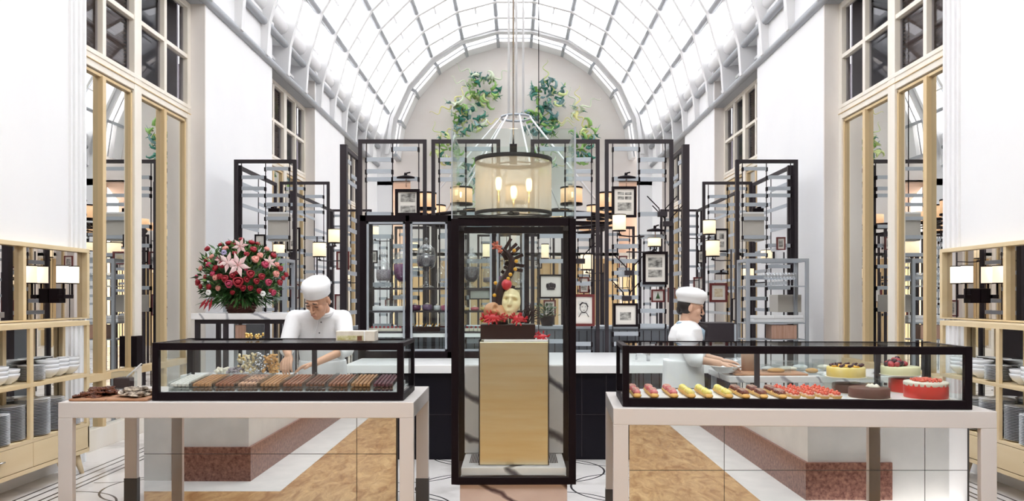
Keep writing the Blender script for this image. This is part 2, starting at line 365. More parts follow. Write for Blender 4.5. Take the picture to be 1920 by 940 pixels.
M['blind'] = mat('brown_blind_slat', (0.30, 0.20, 0.14), 0.5)
M['room'] = mat('room_shade_tone', (0.05, 0.04, 0.05), 0.7)  # dimness of the unlit rooms put into the colour
M['roomlight'] = mat('room_lit_tone', (0.34, 0.33, 0.345), 0.7)  # paler end wall stands in for light inside the rooms
wn = 0
for s in (-1, 1):
    for bi, (y0, y1) in enumerate(bays):
        wn += 1
        base = root('window_%d' % wn, (s * XR, (y0 + y1) / 2, 0), '', 'window'); del base['label']; del base['category']; base['kind'] = 'structure'
        L = y1 - y0; ym = (y0 + y1) / 2
        f = MB()
        def vb(y, w, z0, z1, t=0.05, m='cream'):
            f.use(m).box(s * (XR - t), s * (XR + 0.03), y - w / 2, y + w / 2, z0, z1)
        def hb(z, h, t=0.05, m='cream', a=y0, c=y1):
            f.use(m).box(s * (XR - t), s * (XR + 0.03), a, c, z - h / 2, z + h / 2)
        for y in (y0 + .05, y1 - .05): vb(y, 0.10, 0.0, 5.55, 0.06)
        vb(ym, 0.17, 0.0, 5.55, 0.062)
        for yq in (ym - L * .25 + .01, ym + L * .25 - .01): vb(yq, 0.07, 4.12, 5.5, 0.055)
        for yq in (ym - L * .25 + .01, ym + L * .25 - .01): vb(yq, 0.07, 0.1, 3.95, 0.055, 'gold')
        # golden inner mouldings round each mirror
        for a, c in ((y0 + .10, ym - .085), (ym + .085, y1 - .10)):
            for yy in (a + .015, c - .015): vb(yy, 0.035, 0.12, 3.97, 0.035, 'gold')
            hb(3.955, 0.035, 0.035, 'gold', a, c)
        hb(4.06, 0.15, 0.055); hb(4.15, 0.05, 0.065); hb(4.06, 0.010, 0.07, 'gold')
        hb(4.82, 0.055, 0.052); hb(5.51, 0.08, 0.055)
        hb(0.75, 0.08, 0.058, 'gold'); hb(0.11, 0.22, 0.056)
        f.build('window_frame', parent=base, bevel=0.006)
        g = MB().box(s * (XR + 0.0), s * (XR + 0.01), y0 + .05, y1 - .05, 0.2, 4.0)
        g.build('mirror_pane', 'mirror', base)
        g = MB().box(s * (XR + 0.0), s * (XR + 0.006), y0 + .05, y1 - .05, 4.1, 5.5)
        g.build('window_glass', 'winglass', base)
        # the dim rooms behind the upper lights
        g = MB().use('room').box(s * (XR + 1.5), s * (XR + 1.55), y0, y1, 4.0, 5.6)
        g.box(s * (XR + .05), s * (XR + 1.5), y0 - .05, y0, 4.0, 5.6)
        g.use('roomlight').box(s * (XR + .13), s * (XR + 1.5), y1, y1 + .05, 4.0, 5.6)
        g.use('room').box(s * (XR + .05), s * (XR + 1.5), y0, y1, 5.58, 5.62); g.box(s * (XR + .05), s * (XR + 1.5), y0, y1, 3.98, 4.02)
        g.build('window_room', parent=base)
        bl = MB().use('blind')
        z = 4.14
        while z < 5.48:
            bl.obox((s * (XR + .07), (y0 + .1 + ym - .05) / 2, z), 0.045, (ym - y0) - .15, 0.004, Matrix.Rotation(s * 0.55, 3, 'Y')); z += 0.045
        bl.build('window_blind', parent=base)

# glazed barrel vault
R0, CZ = 4.42, 5.60
ang = [math.radians(7.5 + 15 * k) for k in range(6)]
nodes = [-a for a in ang[::-1]] + ang
nodes = [-math.radians(90)] + nodes + [math.radians(90)]
def arc(a, r, y, cz=CZ): return Vector((math.sin(a) * r, y, cz + math.cos(a) * r))
rings = [YEND - 1.19 * k for k in range(0, 20)]
raf = MB().use('vault'); pur = MB(); gl = MB().use('skyglass')
for y in rings:
    for i in range(len(nodes) - 1):
        a, c = nodes[i], nodes[i + 1]
        raf.hexa([arc(a, R0 - .34, y - .06), arc(c, R0 - .34, y - .06), arc(c, R0 - .34, y + .06), arc(a, R0 - .34, y + .06),
                  arc(a, R0, y - .06), arc(c, R0, y - .06), arc(c, R0, y + .06), arc(a, R0, y + .06)])
yA, yB = rings[-1], rings[0]
for a in nodes:
    pur.use('purlin').tube([arc(a, R0 - .26, yA), arc(a, R0 - .26, yB)], 0.06, 8)
    pur.use('vault').bar(arc(a, R0 - .1, yA), arc(a, R0 - .1, yB), 0.09, 0.2, up=(math.sin(a), 0, math.cos(a)))
for i in range(len(nodes) - 1):
    a, c = nodes[i], nodes[i + 1]; mid = (arc(a, R0, 0) + arc(c, R0, 0)) / 2; r = Vector((mid.x, mid.z - CZ)).length; am = (a + c) / 2
    pur.use('vault').bar(arc(am, r - .03, yA), arc(am, r - .03, yB), 0.05, 0.12, up=(math.sin(am), 0, math.cos(am)))
    for k in range(len(rings) - 1):         # secondary glazing bar half way along each pane
        ym = (rings[k] + rings[k + 1]) / 2
        pur.use('purlin').bar((arc(a, R0 - .02, ym)), (arc(c, R0 - .02, ym)), 0.03, 0.04)
    gl.hexa([arc(a, R0, yA), arc(c, R0, yA), arc(c, R0, yB), arc(a, R0, yB), arc(a, R0 + .012, yA), arc(c, R0 + .012, yA), arc(c, R0 + .012, yB), arc(a, R0 + .012, yB)])
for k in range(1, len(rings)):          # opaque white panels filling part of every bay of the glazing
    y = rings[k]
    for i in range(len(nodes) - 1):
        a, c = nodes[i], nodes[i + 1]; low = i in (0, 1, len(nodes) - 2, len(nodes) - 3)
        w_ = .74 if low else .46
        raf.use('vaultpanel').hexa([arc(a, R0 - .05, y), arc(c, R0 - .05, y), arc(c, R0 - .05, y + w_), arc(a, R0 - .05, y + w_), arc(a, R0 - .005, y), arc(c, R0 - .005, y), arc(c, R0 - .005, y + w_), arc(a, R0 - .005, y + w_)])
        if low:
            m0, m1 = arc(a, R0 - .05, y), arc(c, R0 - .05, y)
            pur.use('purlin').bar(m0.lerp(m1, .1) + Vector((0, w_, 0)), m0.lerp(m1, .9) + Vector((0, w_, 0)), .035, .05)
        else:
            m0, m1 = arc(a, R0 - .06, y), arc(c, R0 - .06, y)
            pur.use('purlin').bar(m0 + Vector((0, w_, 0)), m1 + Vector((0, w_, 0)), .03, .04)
ceil = root('ceiling', (0, 12, CZ), '', 'x'); del ceil['label']; del ceil['category']; ceil['kind'] = 'structure'
raf.build('ceiling_rafters', parent=ceil); pur.build('ceiling_purlins', parent=ceil); gl.build('ceiling_glass', parent=ceil)

# end wall: white arch band, stepped reveal with slots, limestone lunette
AC, AR = EYE + 4.33, 3.63
na = 11; aang = [math.radians(-90 + 180 * (k) / na) for k in range(na + 1)]
b = MB().use('vault')
def ringface(b, r0f, r1f, y, th):
    for i in range(na):
        a, c = aang[i], aang[i + 1]
        b.hexa([r0f(a, y), r0f(c, y), r0f(c, y + th), r0f(a, y + th), r1f(a, y), r1f(c, y), r1f(c, y + th), r1f(a, y + th)])
inner = lambda a, y: arc(a, AR + .10, y, AC)
outer = lambda a, y: arc(a, R0 + .4, y, CZ)
ringface(b, inner, outer, YEND + .065, .1)
ringface(b, lambda a, y: arc(a, AR + .20, y, AC), lambda a, y: arc(a, AR + .30, y, AC), YEND - .10, .115)
for s in (-1, 1):
    b.box(s * (AR + .1), s * 4.6, YEND + .02, YEND + .12, 5.0, AC)
    b.box(s * (AR + .1), s * 4.6, YEND + .02, YEND + .12, 0, 5.2)
# reveal: inner skin, slot glazing, fins
for i in range(na):
    a, c = aang[i], aang[i + 1]
    f0 = lambda t, r, y: arc(t, r, y, AC)
    b.use('vault').hexa([f0(a, AR + .02, YEND + .55), f0(c, AR + .02, YEND + .55), f0(c, AR - .03, YEND + .98), f0(a, AR - .03, YEND + .98),
            f0(a, AR + .14, YEND + .55), f0(c, AR + .14, YEND + .55), f0(c, AR + .14, YEND + .98), f0(a, AR + .14, YEND + .98)])
    b.use('purlin').bar(f0(a, AR + .06, YEND + .34), f0(c, AR + .06, YEND + .34), 0.03)
    b.use('purlin').hexa([f0(a - .012, AR - .04, YEND + .1), f0(a + .012, AR - .04, YEND + .1), f0(a + .012, AR - .04, YEND + .98), f0(a - .012, AR - .04, YEND + .98),
            f0(a - .012, AR + .12, YEND + .1), f0(a + .012, AR + .12, YEND + .1), f0(a + .012, AR + .12, YEND + .98), f0(a - .012, AR + .12, YEND + .98)])
struct(b.build('wall_arch_band'))
b = MB().use('endstone')
b.box(-4.6, 4.6, YEND + 1.0, YEND + 1.2, 5.25, AC + AR + .3)
b.box(-3.30, 3.30, YEND + 1.0, YEND + 1.2, 2.9, 5.25)
b.box(-4.6, -4.15, YEND + 1.0, YEND + 1.2, 0, 5.25); b.box(4.15, 4.6, YEND + 1.0, YEND + 1.2, 0, 5.25)
struct(b.build('wall_lunette'))
M['tanwall'] = mat('tan_plaster', (0.52, 0.37, 0.28), 0.8)
b = MB().use('tanwall')
for s in (-1, 1):
    b.box(s * 3.3, s * 4.15, YEND + 1.9, YEND + 2.0, 3.0, 5.3); b.box(s * 3.22, s * 3.3, YEND + 1.2, YEND + 2.0, 3, 5.3)
    b.hexa([(s * 3.3, YEND + 1.0, 5.2), (s * 4.15, YEND + 1.0, 5.2), (s * 4.15, YEND + 1.9, 4.75), (s * 3.3, YEND + 1.9, 4.75),
            (s * 3.3, YEND + 1.0, 5.3), (s * 4.15, YEND + 1.0, 5.3), (s * 4.15, YEND + 1.9, 4.85), (s * 3.3, YEND + 1.9, 4.85)])
b.use('gold').box(-4.6, 4.6, YEND + 1.95, YEND + 2.05, 0, 3.0)
for k in range(-8, 9): b.use('cream' if k % 2 else 'gold').box(k * .5 - .06, k * .5 + .06, YEND + 1.88, YEND + 1.95, 0, 3.0)
b.use('cream').box(-4.2, 4.2, YEND + 1.0, YEND + 1.9, 2.85, 3.0)
struct(b.build('wall_end_panelling'))
NTH = ['first', 'second', 'third', 'fourth', 'fifth', 'sixth', 'seventh', 'eighth', 'ninth', 'tenth', 'eleventh', 'twelfth', 'thirteenth', 'fourteenth', 'fifteenth', 'sixteenth', 'seventeenth', 'eighteenth', 'nineteenth', 'twentieth', 'twenty-first', 'twenty-second', 'twenty-third', 'twenty-fourth', 'twenty-fifth']
# ------------------------------------------------------------------ the two white counters in front
def box_part(name, m, par, *a, bevel=0.004, label=None):
    b = MB().use(m); b.box(*a); return b.build(name, parent=par, bevel=bevel, label=label)

def counter(ox, oy, L, D, rz, label, panel_pts, joints, pz):
    """ox,oy = front left corner; built in local axes, turned by rz"""
    t = root('counter_table', (ox, oy, -DROP), label, 'table', None, rz)
    del ROOTM[t.name]
    T = 0.9 + DROP; h = 0.105
    b = MB().use('tablewhite').box(0, L, 0, D, T - h, T); b.build('tabletop', parent=t, bevel=0.004)
    for x in (0, L - .095):
        for y, yy in ((0, .045), (D - .045, D)):
            lg = MB().use('tablewhite').box(x, x + .095, y, yy, 0, T - h).build('leg', parent=t, bevel=0.003)
            MB().use('sleeve').box(x - .003, x + .098, y - .003, yy + .003, 0.0, .54).build('leg_sleeve', parent=lg) if y > 0 else None
    # mirror polished panel between the rear legs, kept square to the room
    x0, x1, y = panel_pts
    iv = (Matrix.Translation((ox, oy, -DROP)) @ Matrix.Rotation(rz, 4, 'Z')).inverted()
    def hx(x0, x1, y0, y1, z0, z1):
        c = [(x0, y0, z0), (x1, y0, z0), (x1, y1, z0), (x0, y1, z0), (x0, y0, z1), (x1, y0, z1), (x1, y1, z1), (x0, y1, z1)]
        return [iv @ Vector(q) for q in c]
    MB().use('panelmirror').hexa(hx(x0, x1, y, y + .02, -DROP + .002, T - DROP - h - .002)).build('front_panel', parent=t)
    j = MB().use('sleeve')
    for xx in joints: j.hexa(hx(xx - .002, xx + .002, y - .001, y + .01, -DROP + .004, T - DROP - h - .004))
    j.hexa(hx(x0, x1, y - .001, y + .01, pz - .002, pz + .002))
    j.hexa(hx(x1, x1 + .012, y - .002, y + .02, -DROP + .004, T - DROP - h - .004))
    j.build('panel_joint', parent=t)
    return t
counter(-3.03, 5.13, 2.36, 0.92, 0.0, 'long white counter table carrying the chocolate display case, on the left', (-2.876, -.92, 6.0), (X(669, 6.0),), .38)
counter(.62, 4.86, 2.33, .85, math.radians(-3.4), 'long white counter table carrying the pastry and cake display case, on the right', (.815, 3.22, 5.50), (X(1358, 5.5), X(1734, 5.5)), .366)

def case(ox, oy, z, L, D, h, rz, label, posts):
    t = root('display_case', (ox, oy, z), label, 'display case', None, rz); del ROOTM[t.name]
    w = .042; k = MB().use('black')
    for x in (0, L - w):
        for y in (0, D - w): k.box(x, x + w, y, y + w, 0, h)
    for y in (0, D - w):
        k.box(w, L - w, y, y + w, h - .05, h - .002); k.box(w, L - w, y, y + w, 0, .055)
    for x in (0, L - w): k.box(x, x + w, w, D - w, h - .03, h - .002); k.box(x, x + w, w, D - w, 0, .04)
    k.build('frame', parent=t, bevel=0.003)
    p = MB().use('dark')
    for x in posts: MB().use('dark').box(x, x + .032, D - w, D - w + .03, .055, h - .05).build('rear_post', parent=t)
    MB().use('white').box(w, L - w, w, D - w, .028, .052).build('shelf', parent=t)
    g = .008
    for nm, a in (('front_glass', (w, L - w, .012, .012 + g, .055, h - .05)), ('rear_glass', (w, L - w, D - .02, D - .012, .055, h - .05)),
                  ('side_glass', (.012, .02, w, D - w, .04, h - .03)), ('side_glass', (L - .02, L - .012, w, D - w, .04, h - .03)),
                  ('top_glass', (w, L - w, w, D - w, h - .012, h - .004))):
        MB().use('showglass').box(*a).build(nm, parent=t)
    return t
case(-2.44, 5.20, .901, 1.69, .60, .39, 0.0, 'long low black framed glass case full of chocolate bars on the left counter', (1.69 - .76,))
case(.686, 4.91, .901, 2.15, .58, .39, math.radians(-3.4), 'long low black framed glass case of eclairs, tarts and cakes on the right counter', (.96, 1.78))

# ------------------------------------------------------------------ tall vitrine in the middle
v = root('vitrine', (-.007, 5.3, .39), 'tall black framed glass vitrine in the middle, open glass box on its top', 'glass cabinet')
x0, x1, y0, y1, z0, z1 = -.410, .397, 5.0, 5.62, .385, 2.107; w = .046
k = MB().use('black')
for x in (x0, x1 - w):
    for y in (y0, y1 - .03): k.box(x, x + w, y, y + (w if y == y0 else .03), z0, z1)
for y, q in ((y0, w), (y1 - .03, .03)): k.box(x0 + w, x1 - w, y, y + q, z1 - w, z1); k.box(x0 + w, x1 - w, y, y + q, z0, z0 + w)
for x in (x0, x1 - w): k.box(x, x + w, y0 + w, y1 - .03, z1 - .03, z1); k.box(x, x + w, y0 + w, y1 - .03, z0, z0 + .03)
k.build('frame', parent=v, bevel=0.003)
for nm, a in (('front_glass', (x0 + w, x1 - w, y0 + .01, y0 + .018, z0 + w, z1 - w)), ('rear_glass', (x0 + w, x1 - w, y1 - .02, y1 - .012, z0 + w, z1 - w)),
              ('side_glass', (x0 + .01, x0 + .018, y0 + w, y1 - .03, z0 + .03, z1 - .03)), ('side_glass', (x1 - .018, x1 - .01, y0 + w, y1 - .03, z0 + .03, z1 - .03)),
              ('top_glass', (x0 + w, x1 - w, y0 + w, y1 - .03, z1 - .012, z1 - .004))):
    MB().use('showglass').box(*a).build(nm, parent=v)
zt = 2.69
for nm, a in (('upper_glass', (x0 + .003, x1 - .003, y0 + .004, y0 + .012, z1, zt)), ('upper_glass', (x0 + .003, x1 - .003, y1 - .012, y1 - .004, z1, zt)),
              ('upper_glass', (x0 + .002, x0 + .010, y0 + .013, y1 - .013, z1, zt)), ('upper_glass', (x1 - .010, x1 - .002, y0 + .013, y1 - .013, z1, zt))):
    MB().use('edgeglass').box(*a).build(nm, parent=v)
k = MB().use('greysteel')
k.box(x0 + .0, x0 + .008, y0, y0 + .006, z1, zt).build('glass_edge', parent=v); MB().use('greysteel').box(x1 - .012, x1 + .0, y0, y0 + .008, z1, zt + .01).build('glass_edge', parent=v)
mb = root('marble_plinth', (-.007, 5.3, -DROP), 'veined marble plinth carrying the tall glass vitrine', 'plinth')
MB().use('marblebase').box(-.356, .342, 5.03, 5.70, -DROP, .384).build('base', parent=mb, bevel=0.003)
MB().use('marble').box(-.350, .336, 5.05, 5.58, .4325, .483).build('tray', parent=mb, bevel=0.003)
k = MB().use('dark')
for s in (-1, 1):
    k = MB().use('dark')
    for i in range(6): k.box(-.007 + s * (.236 + i * .011), -.007 + s * (.236 + i * .011 + .006), 5.2, 5.48, .483, .486)
    k.build('slot_grille', parent=mb)
mp = MB().use('marble').box(-.355, .345, 5.50, 5.575, .488, 1.11).build('marble_slab', bevel=0.003)
tag(mp, 'upright veined marble slab behind the golden pedestal in the vitrine', 'slab')
gp = root('display_pedestal', (-.007, 5.3, .486), 'golden rectangular pedestal inside the tall vitrine under the chocolate sculpture', 'pedestal')
MB().use('brass').box(-.232, .222, 5.12, 5.42, .487, 1.30).build('gold_body', parent=gp, bevel=0.002)
MB().use('white').box(-.205, .222, 5.12, 5.42, 1.301, 1.316).build('top_plate', parent=gp, bevel=0.002)
MB().use('dark').box(-.238, -.2325, 5.115, 5.425, .487, 1.316).build('side_edge', parent=gp)
MB().use('dark').box(.2225, .228, 5.115, 5.425, .487, 1.316).build('side_edge', parent=gp)

# chocolate sculpture
Z = 5.27
cs = root('chocolate_sculpture', (X(950, Z), Z, 1.3165), 'dark chocolate sculpture with two masks, spiked horn and red blossoms on the golden pedestal', 'sculpture')
MB().use('darkchoc').box(X(902, Z), X(1003, Z), 5.17, 5.38, 1.3165, 1.415).build('base', parent=cs, bevel=0.004)
pts = [P(938, 612, Z + .04), P(936, 585, Z + .05), P(936, 560, Z + .05), P(941, 540, Z + .05), P(949, 522, Z + .05), P(957, 508, Z + .05), P(961, 494, Z + .05), P(957, 482, Z + .05), P(949, 472, Z + .05), P(940, 466, Z + .05)]
k = MB().use('darkchoc').tube(pts, [.13, .12, .105, .09, .075, .065, .058, .045, .030, .014], 12, flat=0.45)
for i in range(24):
    t = i / 23; q = 1.5 + t * 7.2; a = pts[int(q)].lerp(pts[min(int(q) + 1, 9)], q - int(q))
    d = (pts[min(int(q) + 1, 9)] - pts[int(q)]).normalized(); nrm = Vector((d.z, 0, -d.x))
    if i % 2: nrm = -nrm * .8
    if t > .45 or i % 3 == 0: k.bar(a, a + nrm * (.085 if i % 2 == 0 else .06) + Vector((0, 0, .01)), .012, .022)
k.build('spiked_horn', parent=cs)
M['maskcream'] = mat('white_chocolate', (0.82, 0.72, 0.42), 0.35); M['maskbrown'] = mat('caramel_chocolate', (0.50, 0.25, 0.12), 0.4)
def maskmesh(b, c, sx, sz, R):
    n = 26; base = len(b.v); c = Vector(c); b.smooth = True
    for i in range(n + 1):
        for j in range(n + 1):
            u = -1 + 2 * i / n; w_ = -1 + 2 * j / n
            wid = (1 - .28 * max(0, -w_) ** 1.5) * (1 - .08 * max(0, w_) ** 2)
            x = u * wid * math.sqrt(1 - .42 * w_ * w_); y = -(1 - .75 * u * u - .22 * w_ * w_) * .62
            y -= .46 * math.exp(-(u / .15) ** 2) * max(0, min(1, (.35 - w_) / .5)) * (1 if w_ > -.3 else 0)
            y += .30 * (math.exp(-((abs(u) - .42) / .2) ** 2) * math.exp(-((w_ - .22) / .13) ** 2))
            y -= .15 * math.exp(-(u / .36) ** 2) * (math.exp(-((w_ + .50) / .05) ** 2) + math.exp(-((w_ + .62) / .05) ** 2))
            y -= .12 * math.exp(-((w_ - .42) / .09) ** 2) * (abs(u) < .75)
            b.v.append(c + R @ Vector((x * sx, y * sx, w_ * math.sqrt(1 - .35 * u * u) * sz)))
    for i in range(n):
        for j in range(n):
            a = base + i * (n + 1) + j; b.face([a, a + n + 1, a + n + 2, a + 1])
    rim = [base + i * (n + 1) for i in range(n + 1)] + [base + n * (n + 1) + j for j in range(1, n + 1)] + [base + i * (n + 1) + n for i in range(n - 1, -1, -1)] + [base + j for j in range(n - 1, 0, -1)]
    ctr = len(b.v); b.v.append(c + R @ Vector((0, .05, 0)))
    for i in range(len(rim)): b.face([rim[i], rim[(i + 1) % len(rim)], ctr])
k = MB().use('maskcream'); maskmesh(k, P(957, 569, Z - .03), .070, .097, Euler((-.15, .12, -.12)).to_matrix()); k.build('face_mask', parent=cs, label='smooth cream coloured face mask')
k = MB().use('maskbrown'); maskmesh(k, P(930, 588, Z - .05), .072, .085, Euler((-.5, -1.1, .5)).to_matrix()); k.build('face_mask', parent=cs, label='caramel brown reclining face mask')
M['redsugar'] = mat('red_sugar_petal', (0.60, 0.03, 0.045), 0.25); M['salmon'] = mat('salmon_sugar', (0.78, 0.22, 0.14), 0.3); M['yellow'] = mat('yellow_sugar', (0.80, 0.42, 0.03), 0.3)
def blossom(cx, cy, rw, rh, n, m='redsugar', z=Z - .09):
    k = MB().use(m); c = P(cx, cy, z); sc = z / F
    for i in range(n):
        a = random.uniform(0, 2 * PI); q = math.sqrt(random.random())
        o = Vector((math.cos(a) * rw * q * sc, random.uniform(-.02, .02), math.sin(a) * rh * q * sc))
        d = Vector((math.cos(a) * .8, -.8, math.sin(a) + .3)).normalized()
        k.tube([c + o, c + o + d * .016, c + o + d * .028], [.0035, .0065, .001], 6)
    k.ell(c, rw * sc * .8, .02, rh * sc * .8)
    return k.build('sugar_blossom', parent=cs)
blossom(925, 596, 24, 9, 60); blossom(972, 598, 14, 9, 36); blossom(1016, 631, 12, 5, 26); blossom(932, 462, 7, 4, 14, 'salmon'); blossom(936, 468, 4, 4, 6, 'salmon')
k = MB().use('redsugar').ell(P(950, 534, Z - .03), .036, .036, .038); k.build('red_sugar_ball', parent=cs)
for (a, c) in ((964, 470), (968, 490), (966, 505), (957, 515), (953, 523), (929, 531), (927, 554), (904, 601), (913, 615), (1000, 631)):
    MB().use('yellow').ell(P(a, c, Z - .04), .013).build('sugar_ball', parent=cs)
k = MB().use('darkchoc')
for i in range(16):
    a = P(985 + random.uniform(-8, 8), 606, Z - .02); k.tube([a, a + Vector((random.uniform(.0, .05), 0, random.uniform(.05, .10))), a + Vector((random.uniform(.02, .11) - .03, random.uniform(-.03, .03), random.uniform(.08, .16)))], [.004, .003, .0015], 5)
for i in range(10):
    a = P(984, 585 + i * 2.2, Z - .02); k.tube([a, a + Vector((.06, -.01, .01)), a + Vector((.1, 0, random.uniform(-.01, .03)))], .0022, 5)
k.build('chocolate_twig', parent=cs)

# ------------------------------------------------------------------ back counter with sink, jar cabinet, grey cupboards
bc = root('service_counter', (0, 7.9, 0), 'white topped service counter with black base behind the vitrine', 'counter')
MB().use('white').box(-1.66, 1.95, 7.53, 9.24, .855, .935).build('worktop', parent=bc, bevel=0.004)
k = MB().use('darkbase').box(-1.45, 1.15, 7.60, 8.3, 0.0, .854)
k.build('base_cabinet', parent=bc)
k = MB().use('dark')
for xx in (-1.3, -1.0, .66, .9): k.box(xx - .003, xx + .003, 7.594, 7.60, .03, .83)
k.box(-1.45, 1.15, 7.594, 7.60, .44, .446); k.build('door_gap', parent=bc)
gc = root('grey_cupboard', (0, 9.6, 0), 'long blue grey cupboard with fluted doors behind the service counter', 'cupboard')
MB().use('grey').box(-2.02, 2.02, 9.62, 10.05, 0, 1.20).build('body', parent=gc)
MB().use('slat').box(-2.03, 2.03, 9.60, 10.06, 1.2005, 1.235).build('top', parent=gc)
k = MB().use('dark')
for i in range(-20, 21): k.box(i * .1 - .004, i * .1 + .004, 9.613, 9.62, .05, 1.18)
k.build('flute', parent=gc)

JZ = 8.38
jc = root('jar_cabinet', (X(832, JZ), JZ + .2, .935), 'black framed glass cabinet with sweet jars and small cakes, left behind the vitrine', 'cabinet')
jx0, jx1, jz0, jz1, jd = X(675, JZ), X(992, JZ), .936, H(404, JZ), .42
k = MB().use('black')
xs = [(675, 686), (760, 768), (839, 848), (923, 930), (984, 992)]
for a, c in xs: k.box(X(a, JZ), X(c, JZ), JZ, JZ + .05, jz0, jz1)
for a, c in (xs[0], xs[2], xs[4]): k.box(X(a, JZ), X(c, JZ), JZ + jd - .05, JZ + jd, jz0, jz1)
k.box(jx0, jx1, JZ, JZ + .05, jz1 - .065, jz1); k.box(jx0, jx1, JZ, JZ + .05, jz0, jz0 + .07)
k.box(jx0, jx1, JZ + jd - .05, JZ + jd, jz1 - .065, jz1); k.box(jx0, jx0 + .06, JZ + .05, JZ + jd - .05, jz1 - .065, jz1); k.box(jx1 - .06, jx1, JZ + .05, JZ + jd - .05, jz1 - .065, jz1)
k.build('frame', parent=jc, bevel=0.003)
for (a, c) in ((686, 760), (768, 839), (848, 923), (930, 984)):
    f = MB().use('greysteel')
    x0_, x1_ = X(a, JZ) + .006, X(c, JZ) - .006; za, zb = jz0 + .075, jz1 - .07
    for q in ((x0_, x0_ + .022, za, zb), (x1_ - .022, x1_, za, zb), (x0_, x1_, za, za + .022), (x0_, x1_, zb - .022, zb)): f.box(q[0], q[1], JZ + .01, JZ + .03, q[2], q[3])
    d = f.build('door', parent=jc)
    MB().use('glass').box(x0_ + .022, x1_ - .022, JZ + .016, JZ + .022, za + .022, zb - .022).build('door_glass', parent=d)
SH = [H(540, JZ + .1), H(583, JZ + .1), H(622, JZ + .1), jz0 + .075]
for zz in SH: MB().use('dark').box(jx0 + .03, jx1 - .03, JZ + .06, JZ + jd - .03, zz - .018, zz).build('shelf', parent=jc)
MB().use('white').box(jx0 + .03, jx1 - .03, JZ + .05, JZ + .10, SH[2] - .06, SH[2] - .019).build('light_strip', parent=jc)
MB().use('glass').box(jx0 + .06, jx1 - .06, JZ + jd - .02, JZ + jd - .014, jz0 + .07, jz1 - .07).build('rear_glass', parent=jc)

M['jar'] = glass('jar_glass', (0.93, 0.94, 0.95), 0.12, 0.85)
def jar(prof, fill, fillm, px, lab, s, shelf=0, py=None):
    Zc = JZ + .24; zz = SH[shelf]
    r = root('apothecary_jar', (X(px, Zc), Zc, zz + .002), lab, 'jar', 'sweet jars in the glass cabinet'); del ROOTM[r.name]
    b = MB().use('jar').lathe([(a * s, c * s) for a, c in prof['body']], n=20); b.build('body', parent=r)
    b = MB().use('jar').lathe([(a * s, c * s) for a, c in prof['lid']], n=20); b.build('lid', parent=r)
    if fill:
        b = MB().use(fillm).lathe([(a * s, c * s) for a, c in fill], n=16)
        b.build('sweets', parent=r)
    return r
M['sw1'] = mat('grey_sugar_sweets', (0.22, 0.19, 0.22), 0.6, noise=(90, (0.45, 0.40, 0.44), 2, (1, 1, 1)))
M['sw2'] = mat('purple_sweets', (0.16, 0.02, 0.14), 0.5, noise=(60, (0.28, 0.05, 0.22), 2, (1, 1, 1)))
M['sw3'] = mat('dark_dragees', (0.06, 0.05, 0.06), 0.4, noise=(80, (0.2, 0.18, 0.2), 2, (1, 1, 1)))
footed = {'body': [(.055, 0), (.05, .012), (.015, .025), (.015, .05), (.06, .07), (.075, .10), (.075, .20), (.06, .225), (.062, .235)], 'lid': [(.066, .236), (.05, .27), (.02, .30), (.012, .32), (.022, .335), (.018, .36), (.0, .375)]}
bellj = {'body': [(.06, 0), (.055, .012), (.018, .03), (.016, .05), (.075, .10), (.095, .16), (.10, .28), (.085, .31), (.088, .32)], 'lid': [(.09, .321), (.075, .36), (.04, .40), (.015, .42), (.026, .44), (.02, .47), (0, .48)]}
tallj = {'body': [(.085, 0), (.075, .014), (.022, .035), (.018, .10), (.03, .12), (.018, .15), (.03, .185), (.085, .215), (.10, .27), (.10, .33), (.095, .335)], 'lid': [(.098, .336), (.085, .40), (.05, .44), (.015, .455), (.028, .475), (.02, .51), (0, .52)]}
jar(footed, [(.068, .075), (.071, .10), (.071, .185), (0, .19)], 'sw1', 719, 'small footed glass jar of grey sweets at the left end of the cabinet top shelf', 1.08)
jar(bellj, [(.03, .07), (.07, .105), (.09, .16), (.094, .26), (0, .27)], 'sw2', 754, 'wide glass jar of deep purple sweets behind the cabinet door post', 1.0)
jar(tallj, [(.08, .22), (.094, .27), (.094, .325), (0, .33)], 'sw3', 799, 'tall stemmed glass jar of dark dragees on cabinet top shelf', 1.08)
jar(footed, None, None, 828, 'footed clear glass jar standing empty beside the tall stemmed jar', .8)
jar(bellj, [(.03, .07), (.07, .105), (.09, .16), (.094, .24), (0, .25)], 'sw3', 884, 'rounded glass jar of black sweets seen through the vitrine', .95)
jar(footed, [(.068, .075), (.071, .10), (.071, .13), (0, .14)], 'sw1', 916, 'small footed glass jar next to the vitrine sculpture horn', .85)
jar(footed, None, None, 972, 'clear empty footed glass jar at the far right end of cabinet top shelf', 1.0)
jar(footed, [(.068, .075), (.071, .10), (.071, .15), (0, .16)], 'sw2', 945, 'rounded glass jar of purple sweets behind the chocolate horn', .85)
# small cakes on the lower shelves
M['berry'] = mat('berry_red', (0.38, 0.02, 0.03), 0.3); M['pinkc'] = mat('pink_icing', (0.72, 0.25, 0.35), 0.4); M['pastry'] = mat('baked_pastry', (0.62, 0.33, 0.10), 0.5, bump=(50, .2)); M['creamc'] = mat('whipped_cream', (0.84, 0.78, 0.66), 0.5)
rr = root('petit_four', (0, 0, 0), '', 'cake'); del ROOTM[rr.name]
MB().use('creamc').box(-.022, .022, -.022, .022, 0, .035).build('sponge', parent=rr, bevel=.004)
MB().use('berry').ell((0, 0, .045), .014).build('berry', parent=rr)
pf = Proto(rr)
rr2 = root('chocolate_petit_four', (0, 0, 0), '', 'cake'); del ROOTM[rr2.name]
MB().use('darkchoc').box(-.024, .024, -.024, .024, 0, .05).build('sponge', parent=rr2, bevel=.004)
MB().use('yellow').bar((0, 0, .05), (.02, 0, .085), .006).build('candied_stick', parent=rr2)
